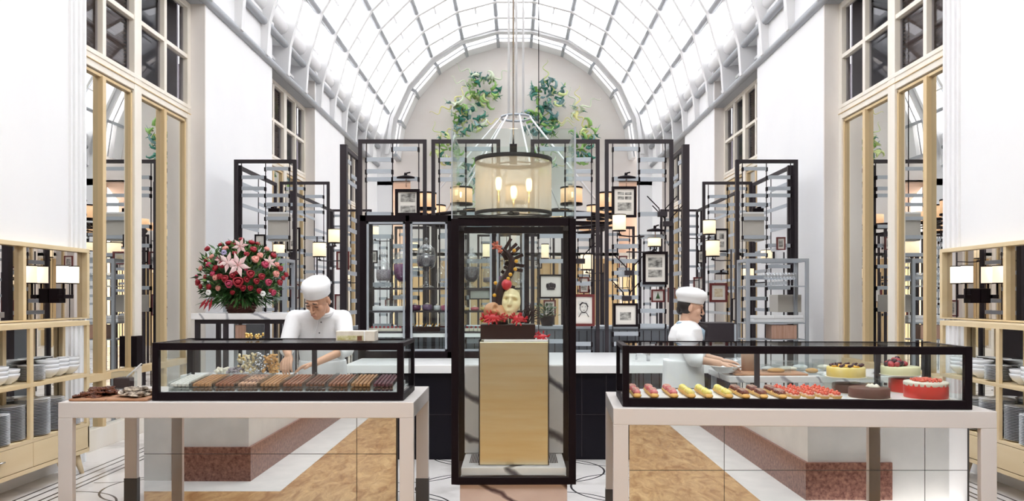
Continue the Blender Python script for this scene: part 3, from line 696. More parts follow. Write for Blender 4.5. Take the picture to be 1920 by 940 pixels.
cf = Proto(rr2)
for i in range(9): cf((X(771 + i * 6.2, JZ + .12), JZ + .14, SH[2] + .001), 'dark petit four with a candied stick, %s in its row from the cabinet door post' % NTH[i], 'dark petits fours in the jar cabinet')
for i in range(9): pf((X(690 + i * 7.5, JZ + .12), JZ + .13, SH[2] + .001), 'pale petit four with berry, %s from the left in the first cabinet door' % NTH[i], 'pale petits fours at the left of the jar cabinet')
for i in range(8): pf((X(852 + i * 8, JZ + .12), JZ + .13, SH[2] + .001), 'pale petit four with berry seen through the vitrine, %s from its left frame' % NTH[i], 'pale petits fours seen through the vitrine')
def cup(nm, col, lab, px, sh, w_=.06, hh=.07):
    m = mat(nm + '_glaze', col, .35); r = root(nm, (X(px, JZ + .15), JZ + .15, SH[sh] + .001), lab, 'dessert'); del ROOTM[r.name]
    MB().use(m).lathe([(w_ * .8, 0), (w_, .01), (w_, hh), (w_ * .9, hh + .005), (0, hh + .01)], n=16).build('pot', parent=r)
    MB().use('creamc').lathe([(w_ * .5, hh + .01), (w_ * .3, hh + .02), (0, hh + .03)], n=10).build('topping', parent=r)
cup('purple_gateau', (.10, .02, .07), 'low purple round cake on the middle cabinet shelf', 778, 1, .065, .055)
cup('violet_gateau', (.16, .10, .18), 'grey violet round cake on middle shelf beside the purple one', 801, 1, .055, .06)
cup('pale_gateau', (.55, .58, .60), 'pale grey round cake on the middle cabinet shelf', 820, 1, .04, .05)
cup('pink_gateau', (.6, .18, .3), 'pink round cake at the middle shelf end by the thick post', 833, 1, .035, .05)
mc = tag(MB().use('porcelain').box(X(700, JZ + .15), X(757, JZ + .15), JZ + .10, JZ + .28, SH[1] + .001, SH[1] + .05).build('cake_box', bevel=.004), 'flat white cake box on the middle shelf of the jar cabinet', 'box')
for i, (px, c) in enumerate(((856, (.75, .2, .2)), (872, (.8, .6, .3)), (890, (.7, .15, .2)), (908, (.75, .55, .2)))):
    cup('fruit_tart', c, ['red glazed tart nearest the vitrine frame, middle shelf', 'golden tart second from the vitrine frame, middle shelf', 'crimson tart third from the vitrine frame, middle shelf', 'amber tart beside the base of the spiked horn, middle shelf'][i], px, 1, .045, .03)
fa = root('counter_tap', (X(1240, 8.0), 8.0, .936), 'chrome tap standing at the sink on the service counter', 'tap')
MB().use('steel').tube([(X(1214, 8.0), 8.0, .936), (X(1214, 8.0), 8.0, H(668, 8)), (X(1210, 8.0), 8.0, H(664, 8)), (X(1194, 8.0), 8.0, H(665, 8)), (X(1193, 8.0), 8.0, H(675, 8))], .012, 8).build('spout', parent=fa)
MB().use('steel').tube([(X(1216, 8.0), 8.0, .936), (X(1216, 8.0), 8.0, H(655, 8))], .016, 8).build('lever', parent=fa)
# ------------------------------------------------------------------ slatted screens
def rack(name, px0, px1, pyt, Z, left, right, label, group, th=.045, zb=0.0, mid=True, slh=.05, depth=.04, m='dark'):
    """flat screen facing the camera; left / right = pixel heights of the slats in each half"""
    x0, x1, zt = X(px0, Z), X(px1, Z), H(pyt, Z); xm = (x0 + x1) / 2
    r = root(name, (xm, Z, zb), label, 'screen', group)
    f = MB().use(m)
    f.box(x0, x0 + th, Z - depth / 2, Z + depth / 2, zb, zt - th); f.box(x1 - th, x1, Z - depth / 2, Z + depth / 2, zb, zt - th); f.box(x0, x1, Z - depth / 2, Z + depth / 2, zt - th, zt)
    f.build('frame', parent=r)
    rods = [x0 + th + .05, xm, x1 - th - .05]
    for x in rods: MB().use('dark').tube([(x, Z, zb), (x, Z, zt - th)], .007, 6, cap=False).build('rod', parent=r)
    def sl(a, c, zz):
        q_ = MB().use('slat').box(a + .011, c - .011, Z - .028, Z - .012, zz - slh / 2, zz + slh / 2).use('black')
        for x in (a, c): q_.box(x - .011, x + .011, Z - .03, Z + .01, zz - .035, zz + .02)
        q_.build('slat', parent=r)
    for q in left: sl(rods[0], xm, H(q, Z))
    for q in right: sl(xm, rods[2], H(q, Z))
    return r
def siderack(name, Xs, ya, yb, zt, slats, label, group, th=.05, zb=0.0, post=.09):
    r = root(name, (Xs, ya, zb), label, 'screen', group)
    f = MB().use('dark')
    f.box(Xs - .04, Xs + .04, ya, ya + post, zb, zt); f.box(Xs - .02, Xs + .02, yb - th, yb, zb, zt); f.box(Xs - .02, Xs + .02, ya + post, yb - th, zt - th, zt)
    f.build('frame', parent=r)
    ym = (ya + yb) / 2; rods = [ya + post + .05, ym, yb - th - .05]
    for y in rods: MB().use('dark').tube([(Xs, y, zb), (Xs, y, zt - th)], .007, 6, cap=False).build('rod', parent=r)
    for i, zz in enumerate(slats):
        a, c = ((rods[0], ym), (ym, rods[2]), (rods[0], rods[2]))[i % 3]
        MB().use('slat').box(Xs - .008, Xs + .008, a, c, zz - .025, zz + .025).build('slat', parent=r)
    return r
Zs = 9.3
inn = [280, 336, 462, 490, 512, 558, 626]; out = [300, 322, 337, 402, 444, 534, 583, 611]
def mir(px): return 2 * 967 - px
g4 = 'tall slatted screens behind the service counter'
rack('slatted_screen', 672, 800, 262, Zs, out, inn, 'tall black slatted screen rising behind left end of the jar cabinet', g4)
rack('slatted_screen', 809, 938, 262, Zs, [300, 322, 337, 444, 534, 583], [280, 402, 426, 490, 558, 640], 'tall black slatted screen just left of the drum pendant', g4)
rack('slatted_screen', 995, 1124, 262, Zs, [280, 402, 443, 490, 640], [300, 322, 336, 402, 443, 532, 610, 645, 660], 'tall black slatted screen just right of the drum pendant', g4)
rack('slatted_screen', 1134, 1262, 262, Zs, inn + [645], out, 'tall black slatted screen with two photo frames, beside the woman chef', g4)
for s in (-1, 1):
    siderack('side_screen', s * 2.09, 9.42, 10.3, 3.46, [3.3, 3.15, 3.05, 2.8, 2.6, 2.45, 2.2, 2.05, 1.9, 1.7, 1.55, 1.4], ('thick posted dark screen set edge-on beside the jar cabinet' if s < 0 else 'thick posted dark screen set edge-on behind the woman chef'), 'edge-on screens flanking the service counter')
    sd = 'on the flower basket side' if s < 0 else 'on the woman chef side'
    def mx(a, b): return (a, b) if s < 0 else (1930 - b + 5, 1930 - a + 5)
    ri = [317, 367, 384, 410, 445, 478, 520, 560, 600]; le = [333, 354, 367, 425, 461, 500, 540, 580]
    A = (le, ri) if s < 0 else (ri, le)
    rack('slatted_screen', *mx(440, 556), 300, 10.76, A[0], A[1], 'front slatted screen of the corner shelving, ' + sd, 'front screens of corner shelving', depth=.06)
    ri = [369, 386, 398, 446, 478, 510, 550]; le = [354, 384, 398, 412, 470, 500, 540, 580]
    A = (le, ri) if s < 0 else (ri, le)
    rack('slatted_screen', *mx(525, 618), 341, 12.55, A[0], A[1], 'middle slatted screen of the corner shelving, ' + sd, 'middle screens of corner shelving')
    siderack('side_screen', s * 3.86, 10.80, 12.5, 3.44, [3.2, 3.0, 2.9, 2.6, 2.5, 2.3, 2.1, 2.0, 1.8, 1.6, 1.4, 1.2], 'edge-on slatted side of corner shelving, ' + sd, 'edge-on sides of corner shelving', post=.05)
    A = ([405, 425, 440, 470, 500, 530], [412, 433, 455, 480, 515, 545]); A = A if s < 0 else A[::-1]
    rack('slatted_screen', *mx(618, 697), 393, 16.5, A[0], A[1], 'lower far slatted screen near the end wall, ' + sd, 'far screens by the end wall')
    siderack('side_screen', s * 3.86, 13.4, 16.4, 3.44, [3.1, 2.9, 2.7, 2.4, 2.2, 1.9, 1.7, 1.5, 1.3], 'edge-on far screen beyond the corner shelving, ' + sd, 'far edge-on screens along the walls', post=.05)
# far central screens that fill the room behind
k = 0
for (a, c, t, Z_) in ((740, 805, 425, 14.0), (815, 880, 425, 14.0), (1052, 1115, 425, 14.0), (1125, 1190, 425, 14.0), (895, 958, 440, 17.0), (975, 1040, 440, 17.0), (1198, 1240, 440, 15.0), (690, 735, 440, 15.0)):
    k += 1
    nm = ['seen through the left door of the jar cabinet', 'seen through the second door of the jar cabinet', 'just right of the tall vitrine', 'between the two right photo frames', 'behind the chocolate sculpture', 'behind the right side of the vitrine', 'behind the woman chef cap', 'by the left edge of the jar cabinet'][k - 1]
    rack('slatted_screen', a, c, t, Z_, [t + 15, t + 45, t + 62, t + 100, t + 130], [t + 25, t + 40, t + 80, t + 92, t + 120, t + 150], 'distant low slatted screen ' + nm, 'distant low screens in the middle of the room')

# cream boxes and black gadgets fixed on the corner shelving
M['creambox'] = mat('cream_linen_panel', (0.58, 0.55, 0.50), 0.8)
for s in (-1, 1):
    q = (lambda a: a) if s < 0 else (lambda a: 1935 - a)
    sd = 'left' if s < 0 else 'right'
    b = MB().use('creambox').box(X(q(509), 10.95), X(q(547), 10.95), 10.785, 10.98, H(453, 10.95), H(403, 10.95)); b.use('white').box(X(q(509), 10.95) , X(q(547), 10.95), 10.785, 10.98, H(403, 10.95), H(400, 10.95))
    tag(b.build('storage_box', bevel=.004), 'cream linen box high on the %s corner shelving' % sd, 'box')
    b = MB().use('black').box(X(q(507), 11.0), X(q(527), 11.0), 10.9, 11.0, H(401, 11), H(392, 11)); b.box(X(q(511), 11.0), X(q(517), 11.0), 10.92, 10.98, H(392, 11), H(389, 11))
    tag(b.build('spotlight'), 'small black spotlight above the cream box on %s corner shelving' % sd, 'spotlight')
    b = MB().use('creambox').box(X(q(443 + 2), 10.6), X(q(488), 10.6), 10.35, 10.7, H(585, 10.6), H(553, 10.6))
    tag(b.build('storage_box', bevel=.004), 'cream linen box low on the grey steel rack, %s side' % sd, 'box')
    # grey steel glass rack
    Zr = 9.9; xa, xb = X(q(418), Zr), X(q(535), Zr)
    xa, xb = min(xa, xb), max(xa, xb)
    r = root('glassware_rack', ((xa + xb) / 2, Zr, 0), 'grey steel rack with glasses and napkins in front of the %s corner shelving' % sd, 'shelving')
    b = MB().use('greysteel'); zt = H(485, Zr)
    for x in (xa, xb - .04): b.box(x, x + .04, Zr, Zr + .04, 0, zt - .04); b.box(x, x + .04, Zr + .4, Zr + .44, 0, zt - .04)
    b.box(xa, xb, Zr, Zr + .04, zt - .04, zt); b.box(xa, xb, Zr + .4, Zr + .44, zt - .04, zt); b.box(xa, xa + .04, Zr + .04, Zr + .4, zt - .04, zt); b.box(xb - .04, xb, Zr + .04, Zr + .4, zt - .04, zt)
    e = X(q(532), Zr); b.box(e - .0, e + .03, Zr + .02, Zr + .05, 0, zt - .04)
    b.build('frame', parent=r)
    for py in (536, 606, 637): MB().use('greysteel').box(xa, xb, Zr + .04, Zr + .40, H(py, Zr) - .012, H(py, Zr)).build('shelf', parent=r)
    MB().use('slat').box(X(q(423), Zr), X(q(515), Zr), Zr + .42, Zr + .43, H(523, Zr), H(516, Zr)).build('back_slat', parent=r)
M['napkin'] = mat('white_napkin_linen', (0.84, 0.84, 0.85), 0.9)
M['copper'] = mat('copper_brown_wood', (0.42, 0.24, 0.17), 0.4, noise=(9, (0.52, 0.33, 0.26), 4, (6, 1, .4)))
rr = root('stemmed_glass', (0, 0, 0), '', 'glass'); del ROOTM[rr.name]
MB().use('jar').lathe([(.03, 0), (.006, .006), (.005, .07), (.02, .085), (.033, .11), (.034, .14), (.028, .17)], n=12).build('bowl_and_stem', parent=rr)
gl_ = Proto(rr)
rr = root('folded_napkin_stack', (0, 0, 0), '', 'napkins'); del ROOTM[rr.name]
MB().use('napkin').box(-.07, .07, -.09, .09, 0, .045).box(-.068, .068, -.088, .088, .047, .092).build('folded_linen', parent=rr, bevel=.01)
np_ = Proto(rr)
for s in (-1, 1):
    q = (lambda a: a) if s < 0 else (lambda a: 1935 - a)
    sd = 'left' if s < 0 else 'right'
    for i in range(9):
        for j in range(2):
            gl_((X(q(447 + i * 6.0), 10.05), 10.05 + j * .12, H(536, 9.9) + .001), 'clear stemmed glass, %s from the middle of the room, %s row, %s steel rack' % (NTH[8 - i], ('front', 'back')[j], sd), 'stemmed glasses on the %s steel rack' % sd)
    for i in range(5):
        np_((X(q(441 + i * 18.5), 10.1), 10.12, H(606, 9.9) + .001), 'white folded napkin stack, %s from the wall on the %s steel rack' % (NTH[i], sd), 'napkin stacks on the %s steel rack' % sd)
    b = MB().use('copper').box(X(q(443), 10.0), X(q(490), 10.0), 9.96, 10.2, H(636.5, 9.95) + .002, H(610, 9.95))
    tag(b.build('wooden_crate', bevel=.004), 'copper brown wooden box at the bottom of the %s steel rack' % sd, 'crate')
b = MB().use('dark').box(X(1325, 8.8), X(1380, 8.8), 8.75, 9.2, 0, H(606, 8.8)); b.use('slat').box(X(1374, 8.8), X(1378, 8.8), 8.735, 8.75, .4, H(608, 8.8))
tag(b.build('dark_cabinet', bevel=.004), 'black box cabinet standing behind the woman chef', 'cabinet')

# ------------------------------------------------------------------ framed pictures
M['mat_board'] = mat('ivory_mat_board', (0.80, 0.76, 0.70), 0.8)
M['print'] = mat('grey_photo_print', (0.08, 0.075, 0.07), 0.6, noise=(14, (0.55, 0.53, 0.49), 5, (1, 1, 2)))
M['sketch'] = mat('pale_sketch_print', (0.62, 0.60, 0.56), 0.6, noise=(18, (0.80, 0.78, 0.73), 4, (1, 1, 1)))
M['redwood'] = mat('red_mahogany', (0.14, 0.022, 0.022), 0.35)
M['sepia'] = mat('sepia_print', (0.55, 0.42, 0.25), 0.7, noise=(18, (0.74, 0.66, 0.5), 3, (1, 1, 1)))
def picture(x0, y0, x1, y1, Z, m, prints, label, lamp=False, fw=.12, extra=None):
    xa, xb, za, zb = X(x0, Z), X(x1, Z), H(y1, Z), H(y0, Z); w = (xb - xa); h = zb - za; t = max(.014, fw * w)
    r = root('framed_picture', ((xa + xb) / 2, Z, za), label, 'picture', 'framed pictures on the screens')
    f = MB().use(m)
    for a in ((xa, xa + t, za, zb), (xb - t, xb, za, zb), (xa + t, xb - t, zb - t, zb), (xa + t, xb - t, za, za + t)): f.box(a[0], a[1], Z - .02, Z + .02, a[2], a[3])
    f.build('moulding', parent=r)
    MB().use('mat_board').box(xa + t, xb - t, Z - .002, Z + .012, za + t, zb - t).build('mat_board', parent=r)
    for (u0, v0, u1, v1, pm) in prints:
        MB().use(pm).box(xa + u0 * w, xa + u1 * w, Z - .005, Z - .0025, zb - v1 * h, zb - v0 * h).build('print', parent=r)
    if extra: extra(r, xa, xb, za, zb, Z)
    if Z < 12.6: MB().use('dark').box((xa + xb) / 2 - .02, (xa + xb) / 2 + .02, Z + .012, (9.275 if Z < 9.28 else (9.62 if Z < 10 else (10.74 if Z < 12.4 else 12.53))), (za + zb) / 2 - .02, (za + zb) / 2 + .02).build('hanger', parent=r)
    if Z > 12.6: MB().use('dark').tube([((xa + xb) / 2, Z + .045, 0), ((xa + xb) / 2, Z + .045, zb)], .012, 6).build('pole', parent=r)
    return r
def piclamp(px, py, Z, lab):
    x, z = X(px, Z), H(py, Z)
    r = root('picture_light', (x, Z, z), lab, 'lamp', 'small black picture lights'); 
    MB().use('black').lathe([(.11, 0), (.105, .02), (.03, .035), (0, .036)], (x, Z - .06, z), 14, sy=.35).build('shade', parent=r)
    MB().use('black').tube([(x, Z - .03, z + .034), (x + .01, Z - .02, z + .07), (x + .045, Z, z + .08)], .009, 6).lathe([(.016, .034), (.012, .07), (0, .075)], (x - .01, Z - .03, z), 8).build('arm', parent=r)
    MB().use('copper').tube([(x, Z - .02, z - .10), (x, Z - .02, z - .0)], .006, 6).build('stem', parent=r)
Zp = Zs - .07
def crown(r, xa, xb, za, zb, Z):
    cx, cz = (xa + xb) / 2, (za + zb) / 2; b = MB().use('dark')
    for i in (-2, -1, 0, 1, 2): b.ell((cx + i * .022, Z - .012, cz + .02 - abs(i) * .006), .014, .004, .03)
    b.box(cx - .045, cx + .045, Z - .014, Z - .006, cz - .04, cz - .015); b.build('crown_drawing', parent=r)
def portrait(r, xa, xb, za, zb, Z):
    cx, cz = (xa + xb) / 2 + .0, (za + zb) / 2 + .03; b = MB().use('dark')
    b.tube([(cx + .045 * math.cos(a), Z - .008, cz + .055 * math.sin(a)) for a in [i * PI / 10 for i in range(21)]], .0035, 5, cap=False)
    b.tube([(cx - .05, Z - .008, cz + .03), (cx - .02, Z - .008, cz + .06), (cx + .03, Z - .008, cz + .05), (cx + .05, Z - .008, cz + .01)], .007, 5)
    for q in (-.018, .018): b.ell((cx + q, Z - .009, cz + .012), .006, .003, .004, 6, 4)
    b.tube([(cx - .012, Z - .008, cz - .03), (cx + .012, Z - .008, cz - .03)], .003, 5); b.tube([(cx - .06, Z - .008, cz - .11), (cx - .03, Z - .008, cz - .06), (cx + .03, Z - .008, cz - .06), (cx + .06, Z - .008, cz - .11)], .004, 5)
    b.build('line_drawing', parent=r)
def tree(r, xa, xb, za, zb, Z):
    cx, cz = (xa + xb) / 2, (za + zb) / 2; b = MB().use('leaf')
    b.lathe([(.04, -.05), (.02, 0), (0.001, .07)], (cx, Z - .006, cz), 10, sy=.08); b.build('tree_drawing', parent=r)
two = [(.26, .17, .74, .50, 'print'), (.26, .58, .74, .85, 'print')]
picture(741, 355, 787, 405, Zp, 'black', [(.22, .15, .82, .48, 'print'), (.22, .62, .82, .92, 'print')], 'black frame with two stacked photographs standing above the jar cabinet')
picture(1147, 350, 1193, 408, Zp, 'black', [(.24, .18, .50, .27, 'print'), (.54, .18, .80, .27, 'print'), (.24, .32, .50, .42, 'print'), (.54, .32, .80, .42, 'print'), (.24, .52, .80, .78, 'print')], 'black frame with four small prints above one large, high on the screen', fw=.10)
picture(1205, 472, 1252, 534, Zp, 'black', [(.22, .18, .78, .48, 'print'), (.22, .55, .78, .78, 'print')], 'black frame with two photographs of trees, left of the woman chef', fw=.11)
picture(1150, 569, 1196, 613, Zp, 'black', [(.27, .38, .72, .72, 'print')], 'square black frame with one small landscape photograph', fw=.09)
picture(1074, 552, 1115, 612, Zp, 'redwood', [(.22, .2, .76, .66, 'sketch')], 'red mahogany frame with a pale portrait sketch beside the vitrine', extra=portrait)
picture(1011, 515, 1055, 560, Zp, 'black', [], 'black frame with a drawing of a dark crown, seen through the vitrine', extra=crown, fw=.07)
picture(880, 543, 920, 562, Zp, 'dark', [], 'wide plain framed picture low behind the left side of vitrine', fw=.05)
picture(1330, 531, 1364, 567, 12.45, 'redwood', [(.28, .3, .74, .72, 'sepia')], 'square red mahogany frame with sepia print right of the woman chef', fw=.13)
picture(1340, 429, 1365, 473, 12.45, 'black', [(.35, .2, .7, .45, 'print'), (.35, .55, .7, .8, 'print')], 'narrow black frame with two prints beside the lamps on the right')
picture(1372, 560, 1384, 602, 12.45, 'black', [], 'narrow black frame edge behind the right corner shelving')
picture(1221, 543, 1246, 567, 13.6, 'redwood', [(.25, .25, .75, .75, 'sketch')], 'small red frame with tiny green tree picture in the distance', extra=tree)
picture(1252, 540, 1266, 567, 13.2, 'redwood', [], 'small red frame partly hidden beside the thick right post')
picture(1086, 520, 1104, 550, 13.6, 'redwood', [(.2, .4, .8, .8, 'print')], 'small red frame with little photo just right of the vitrine')
picture(1019, 563, 1042, 594, 13.6, 'redwood', [(.3, .2, .75, .8, 'print')], 'small framed photograph low behind right side of the vitrine')
picture(631, 472, 655, 506, 12.9, 'redwood', [(.4, .3, .9, .75, 'print')], 'red frame with small dark print behind the man chef')
picture(628, 552, 650, 592, 12.9, 'redwood', [(.3, .35, .8, .7, 'sketch')], 'red frame low behind the shoulder of the man chef')
picture(538, 427, 563, 471, 12.45, 'black', [(.3, .55, .7, .8, 'print')], 'narrow black frame beside the lamp on left corner shelving')
picture(545, 533, 562, 560, 12.9, 'redwood', [], 'small red frame between flower basket and man chef')
picture(744, 584, 780, 614, Zs + .25, 'dark', [(.35, .3, .65, .8, 'sketch')], 'white matted frame seen low through the jar cabinet left half', fw=.05)
picture(823, 584, 842, 614, Zs + .25, 'redwood', [(.3, .3, .7, .7, 'sketch')], 'small red frame low through the jar cabinet right half')
picture(640, 525, 652, 548, 14.5, 'black', [], 'tiny black frame by the edge-on screen behind the man chef')
picture(606, 590, 628, 618, 13.4, 'black', [], 'small black frame behind the back of the man chef')
for i, (px, py, Z_) in enumerate(((692, 470, 14.5), (722, 560, 15.5), (795, 470, 15), (1160, 480, 19), (1105, 440, 18), (1228, 500, 18), (1308, 470, 15.5), (1300, 520, 15.5), (1428, 470, 12.45), (1456, 445, 10.70), (478, 440, 10.70), (493, 472, 10.70), (1000, 480, 18.5), (905, 575, 18.5))):
    picture(px, py, px + 16 + (i % 3) * 4, py + 24, Z_, ('black', 'redwood')[i % 2], [(.25, .25, .75, .75, ('print', 'sketch', 'sepia')[i % 3])],
            'distant %s framed %s %s' % (('black', 'red')[i % 2], ('photograph', 'sketch', 'sepia print')[i % 3], ['at the left edge of the jar cabinet', 'in first cabinet door', 'behind the second cabinet door', 'on the golden panelling', 'beside the vitrine top', 'under the high photo frames', 'right of the thick post', 'above the woman chef cap', 'inside right corner shelving', 'high inside the right corner shelving', 'high inside the left corner shelving', 'above the flower bouquet', 'behind the sculpture horn', 'behind the masks'][i]))
piclamp(762, 336, Zs - .05, 'small black picture light over the frame above the jar cabinet')
piclamp(1174, 336, Zs - .05, 'small black picture light over the high five print frame')
piclamp(1228, 435, Zs - .05, 'small black picture light over the tree photographs')
piclamp(1352, 515, 12.49, 'small black picture light over the sepia print')

# ------------------------------------------------------------------ lamps with cream shades
def shadelamp(px, y0, y1, wpx, Z, label, arm=1):
    x = X(px, Z); za, zb = H(y1, Z), H(y0, Z); rr_ = wpx / F * Z / 2
    r = root('shaded_lamp', (x, Z, za), label, 'lamp', 'cream shaded lamps on swing arms')
    MB().use('shade').lathe([(rr_, za), (rr_, zb)], (x, Z, 0), 24).build('lamp_shade', parent=r)
    b = MB().use('black'); t = (zb - za) * .06
    b.lathe([(rr_ * 1.02, za - t), (rr_ * 1.02, za)], (x, Z, 0), 24); b.build('lower_ring', parent=r)
    b = MB().use('black').lathe([(rr_ * 1.02, zb), (rr_ * 1.02, zb + t)], (x, Z, 0), 24); b.build('upper_ring', parent=r)
    b = MB().use('dark').tube([(x, Z, za - t), (x, Z, za - t - .05), (x + arm * .12, Z + .02, za - .07), (x + arm * .3, Z + .1, za - .06)] + ([(x + arm * .3, 9.27, za - .06)] if Z < 9.3 else ([(x + arm * .3, 9.33, za - .06)] if Z < 10 else [])), .009, 6)
    b.lathe([(.03, -.02), (.02, 0), (0.001, .01)], (x, Z, za - t - .03), 10); b.build('arm', parent=r)
    if Z > 11: MB().use('dark').tube([(x + arm * .3, Z + .1, 0), (x + arm * .3, Z + .1, za + .1)], .012, 6).build('pole', parent=r)
for a in ((1161, 404, 432, 25, 8.9, 'large cream shade lamp under the high five print frame', 1), (1227, 447, 462, 24, 9.1, 'cream shade lamp just above the tree photographs', -1),
          (1330, 414, 439, 23, 11.9, 'upper of the two stacked cream lamps on the right', -1), (1336.5, 452, 480, 25, 11.5, 'lower of the two stacked cream lamps on the right', 1),
          (599, 456, 481, 24, 11.5, 'cream shade lamp above the man chef cap', 1), (628, 431, 455, 24, 11.9, 'cream shade lamp beside the thick left screen post', -1),
          (523, 459, 479, 20, 12.3, 'cream shade lamp right of the flower bouquet top', 1), (1100, 478, 505, 23, 13, 'cream shade lamp right of the vitrine, hanging among the screens', 1),
          (1102, 508, 520, 16, 15, 'small distant cream lamp right of the vitrine', 1), (1022, 459, 484, 14, 13, 'cream lamp seen through the right side of the vitrine', 1),
          (912, 458, 482, 14, 13, 'cream lamp seen through the left side of the vitrine', 1), (985, 470, 482, 12, 16, 'small lamp behind the spiked horn', 1),
          (776, 455, 470, 15, 13, 'cream lamp seen through the jar cabinet, beside the door post', 1), (781, 500, 512, 13, 15, 'small cream lamp lower in the jar cabinet view', -1), (703, 425, 445, 14, 14, 'cream lamp seen through left door of the jar cabinet', 1),
          (1154, 522, 534, 11, 16, 'tiny distant lamp before the golden panelling', 1), (1284, 508, 520, 14, 15, 'distant lamp left of the sepia print', 1), (1437, 470, 485, 20, 11.7, 'cream lamp inside the right corner shelving', 1), (650, 512, 524, 12, 15, 'distant lamp between the thick left posts', 1), (1402, 504, 522, 22, 11.7, 'cream lamp low inside the right corner shelving', 1)):
    shadelamp(*a)
# black clamp heads with cords on the screens
for i, (px, py) in enumerate(((1180, 512), (1088, 490), (1175, 560), (1242, 402), (1252, 420))):
    x, z, Z_ = X(px, Zs - .06), H(py, Zs - .06), Zs - .06
    r = root('swing_arm_clamp', (x, Z_, z), 'black clamp block with twin arms ' + ['above the small landscape frame', 'between the vitrine and the right screens', 'on top of the small landscape frame', 'at the right screen corner post', 'low on the right screen edge'][i], 'clamp', 'black clamps for swing arms')
    MB().use('dark').box(x - .055, x + .055, Z_ - .03, Z_ + .03, z - .03, z + .03).build('block', parent=r, bevel=.004)
    for sx in (-1, 1):
        MB().use('black').tube([(x + sx * .035, Z_, z + .03), (x + sx * .04, Z_, z + .07), (x + sx * .18, Z_ + .02, z + .22)], .007, 6).build('arm', parent=r)
        MB().use('dark').tube([(x + sx * .02, Z_, z - .03), (x + sx * .03, Z_, z - .15), (x + .01, Z_, z - .26)], .004, 5).build('cord', parent=r)

# ------------------------------------------------------------------ drum pendant over the vitrine
M['bulb'].node_tree.nodes['Principled BSDF'].inputs['Emission Strength'].default_value = 3.0
M['gauze'] = bpy.data.materials.new('metal_gauze_drum'); M['gauze'].use_nodes = True
n = M['gauze'].node_tree.nodes; l = M['gauze'].node_tree.links; n.remove(n['Principled BSDF'])
tr = n.new('ShaderNodeBsdfTransparent'); tl = n.new('ShaderNodeBsdfTranslucent'); df = n.new('ShaderNodeBsdfDiffuse'); tl.inputs[0].default_value = (.9, .74, .56, 1); df.inputs[0].default_value = (.42, .38, .37, 1)
m1 = n.new('ShaderNodeMixShader'); m1.inputs[0].default_value = .5; l.new(tl.outputs[0], m1.inputs[1]); l.new(df.outputs[0], m1.inputs[2])
m2 = n.new('ShaderNodeMixShader'); m2.inputs[0].default_value = .45; l.new(tr.outputs[0], m2.inputs[1]); l.new(m1.outputs[0], m2.inputs[2]); l.new(m2.outputs[0], n['Material Output'].inputs['Surface'])
def drum(x, y, z0, z1, R_, nb, label, parent=None, stem=None, es=None, lampw=18):
    name = 'drum_pendant' if parent is None else 'drum'
    r = root('drum_pendant', (x, y, z0), label, 'pendant lamp') if parent is None else parent
    b = MB().use('gauze').lathe([(R_, z0 + .01), (R_, z1 - .01)], (x, y, 0), 40); b.v and None
    sh = b.build('drum_shade', parent=r, fix=False)
    return r
def lathe_open(m, prof, c, n_=40):
    b = MB().use(m); base = 0; c = Vector(c)
    for (rr_, z) in prof:
        for k in range(n_): t = 2 * PI * k / n_; b.v.append(c + Vector((rr_ * math.cos(t), rr_ * math.sin(t), z)))
    b.smooth = True
    for i in range(len(prof) - 1):
        for k in range(n_): k2 = (k + 1) % n_; b.face([i * n_ + k, i * n_ + k2, (i + 1) * n_ + k2, (i + 1) * n_ + k])
    return b
Zd = 6.35; dx, dz0, dz1, dR = X(962.5, Zd), H(401, Zd), H(303, Zd), 71.5 / F * Zd
dp = root('drum_pendant', (dx, Zd, dz0), 'large gauze drum pendant with three glowing bulbs hanging over the vitrine', 'pendant lamp')
lathe_open('gauze', [(dR, dz0), (dR, dz1)], (dx, Zd, 0), 48).build('drum_shade', parent=dp, fix=False)
lathe_open('black', [(dR + .004, dz1 - .012), (dR + .006, dz1 + .02), (dR - .006, dz1 + .02), (dR - .006, dz1 - .012), (dR + .004, dz1 - .012)], (dx, Zd, 0), 48).build('top_rim', parent=dp, fix=False)
lathe_open('black', [(dR + .004, dz0 - .015), (dR + .006, dz0 + .012), (dR - .006, dz0 + .012), (dR - .006, dz0 - .015), (dR + .004, dz0 - .015)], (dx, Zd, 0), 48).build('bottom_rim', parent=dp, fix=False)
k = MB().use('black')
for i in range(3):
    a = 2 * PI * i / 3 + .4; k.bar((dx, Zd, dz1 - .0), (dx + math.cos(a) * dR, Zd + math.sin(a) * dR, dz1 - .0), .012, .008); k.bar((dx, Zd, dz0), (dx + math.cos(a) * dR, Zd + math.sin(a) * dR, dz0), .012, .008)
k.box(dx - .03, dx + .03, Zd - .03, Zd + .03, dz1 - .02, dz1 + .14); k.lathe([(.05, -.01), (.05, .01)], (dx, Zd, dz0), 16)
k.build('spider', parent=dp)
MB().use('steel').tube([(dx, Zd, dz1 + .14), (dx, Zd, 9.9)], .008, 8).build('suspension_rod', parent=dp)
for px, dy in ((935, -.05), (963, -.12), (992, .02)):
    bx, by = X(px, Zd) , Zd + dy; zc = (dz0 + dz1) / 2 + (.02 if px != 963 else -.06)
    bb = MB().use('bulb').lathe([(.012, -.05), (.022, -.035), (.026, 0), (.026, .035), (.018, .055), (0, .06)], (bx, by, zc), 14).build('bulb', parent=dp)
    MB().use('goldmetal').tube([(bx, by, dz0 + .005), (bx, by, zc - .05)], .008, 8).build('bulb_holder', parent=dp)
    ld = bpy.data.lights.new('bulb_light', 'POINT'); ld.energy = 0.9; ld.color = (1, .66, .36); ld.shadow_soft_size = .03
    lo = bpy.data.objects.new('bulb_light', ld); COL.objects.link(lo); lo.location = (bx, by - .045, zc)

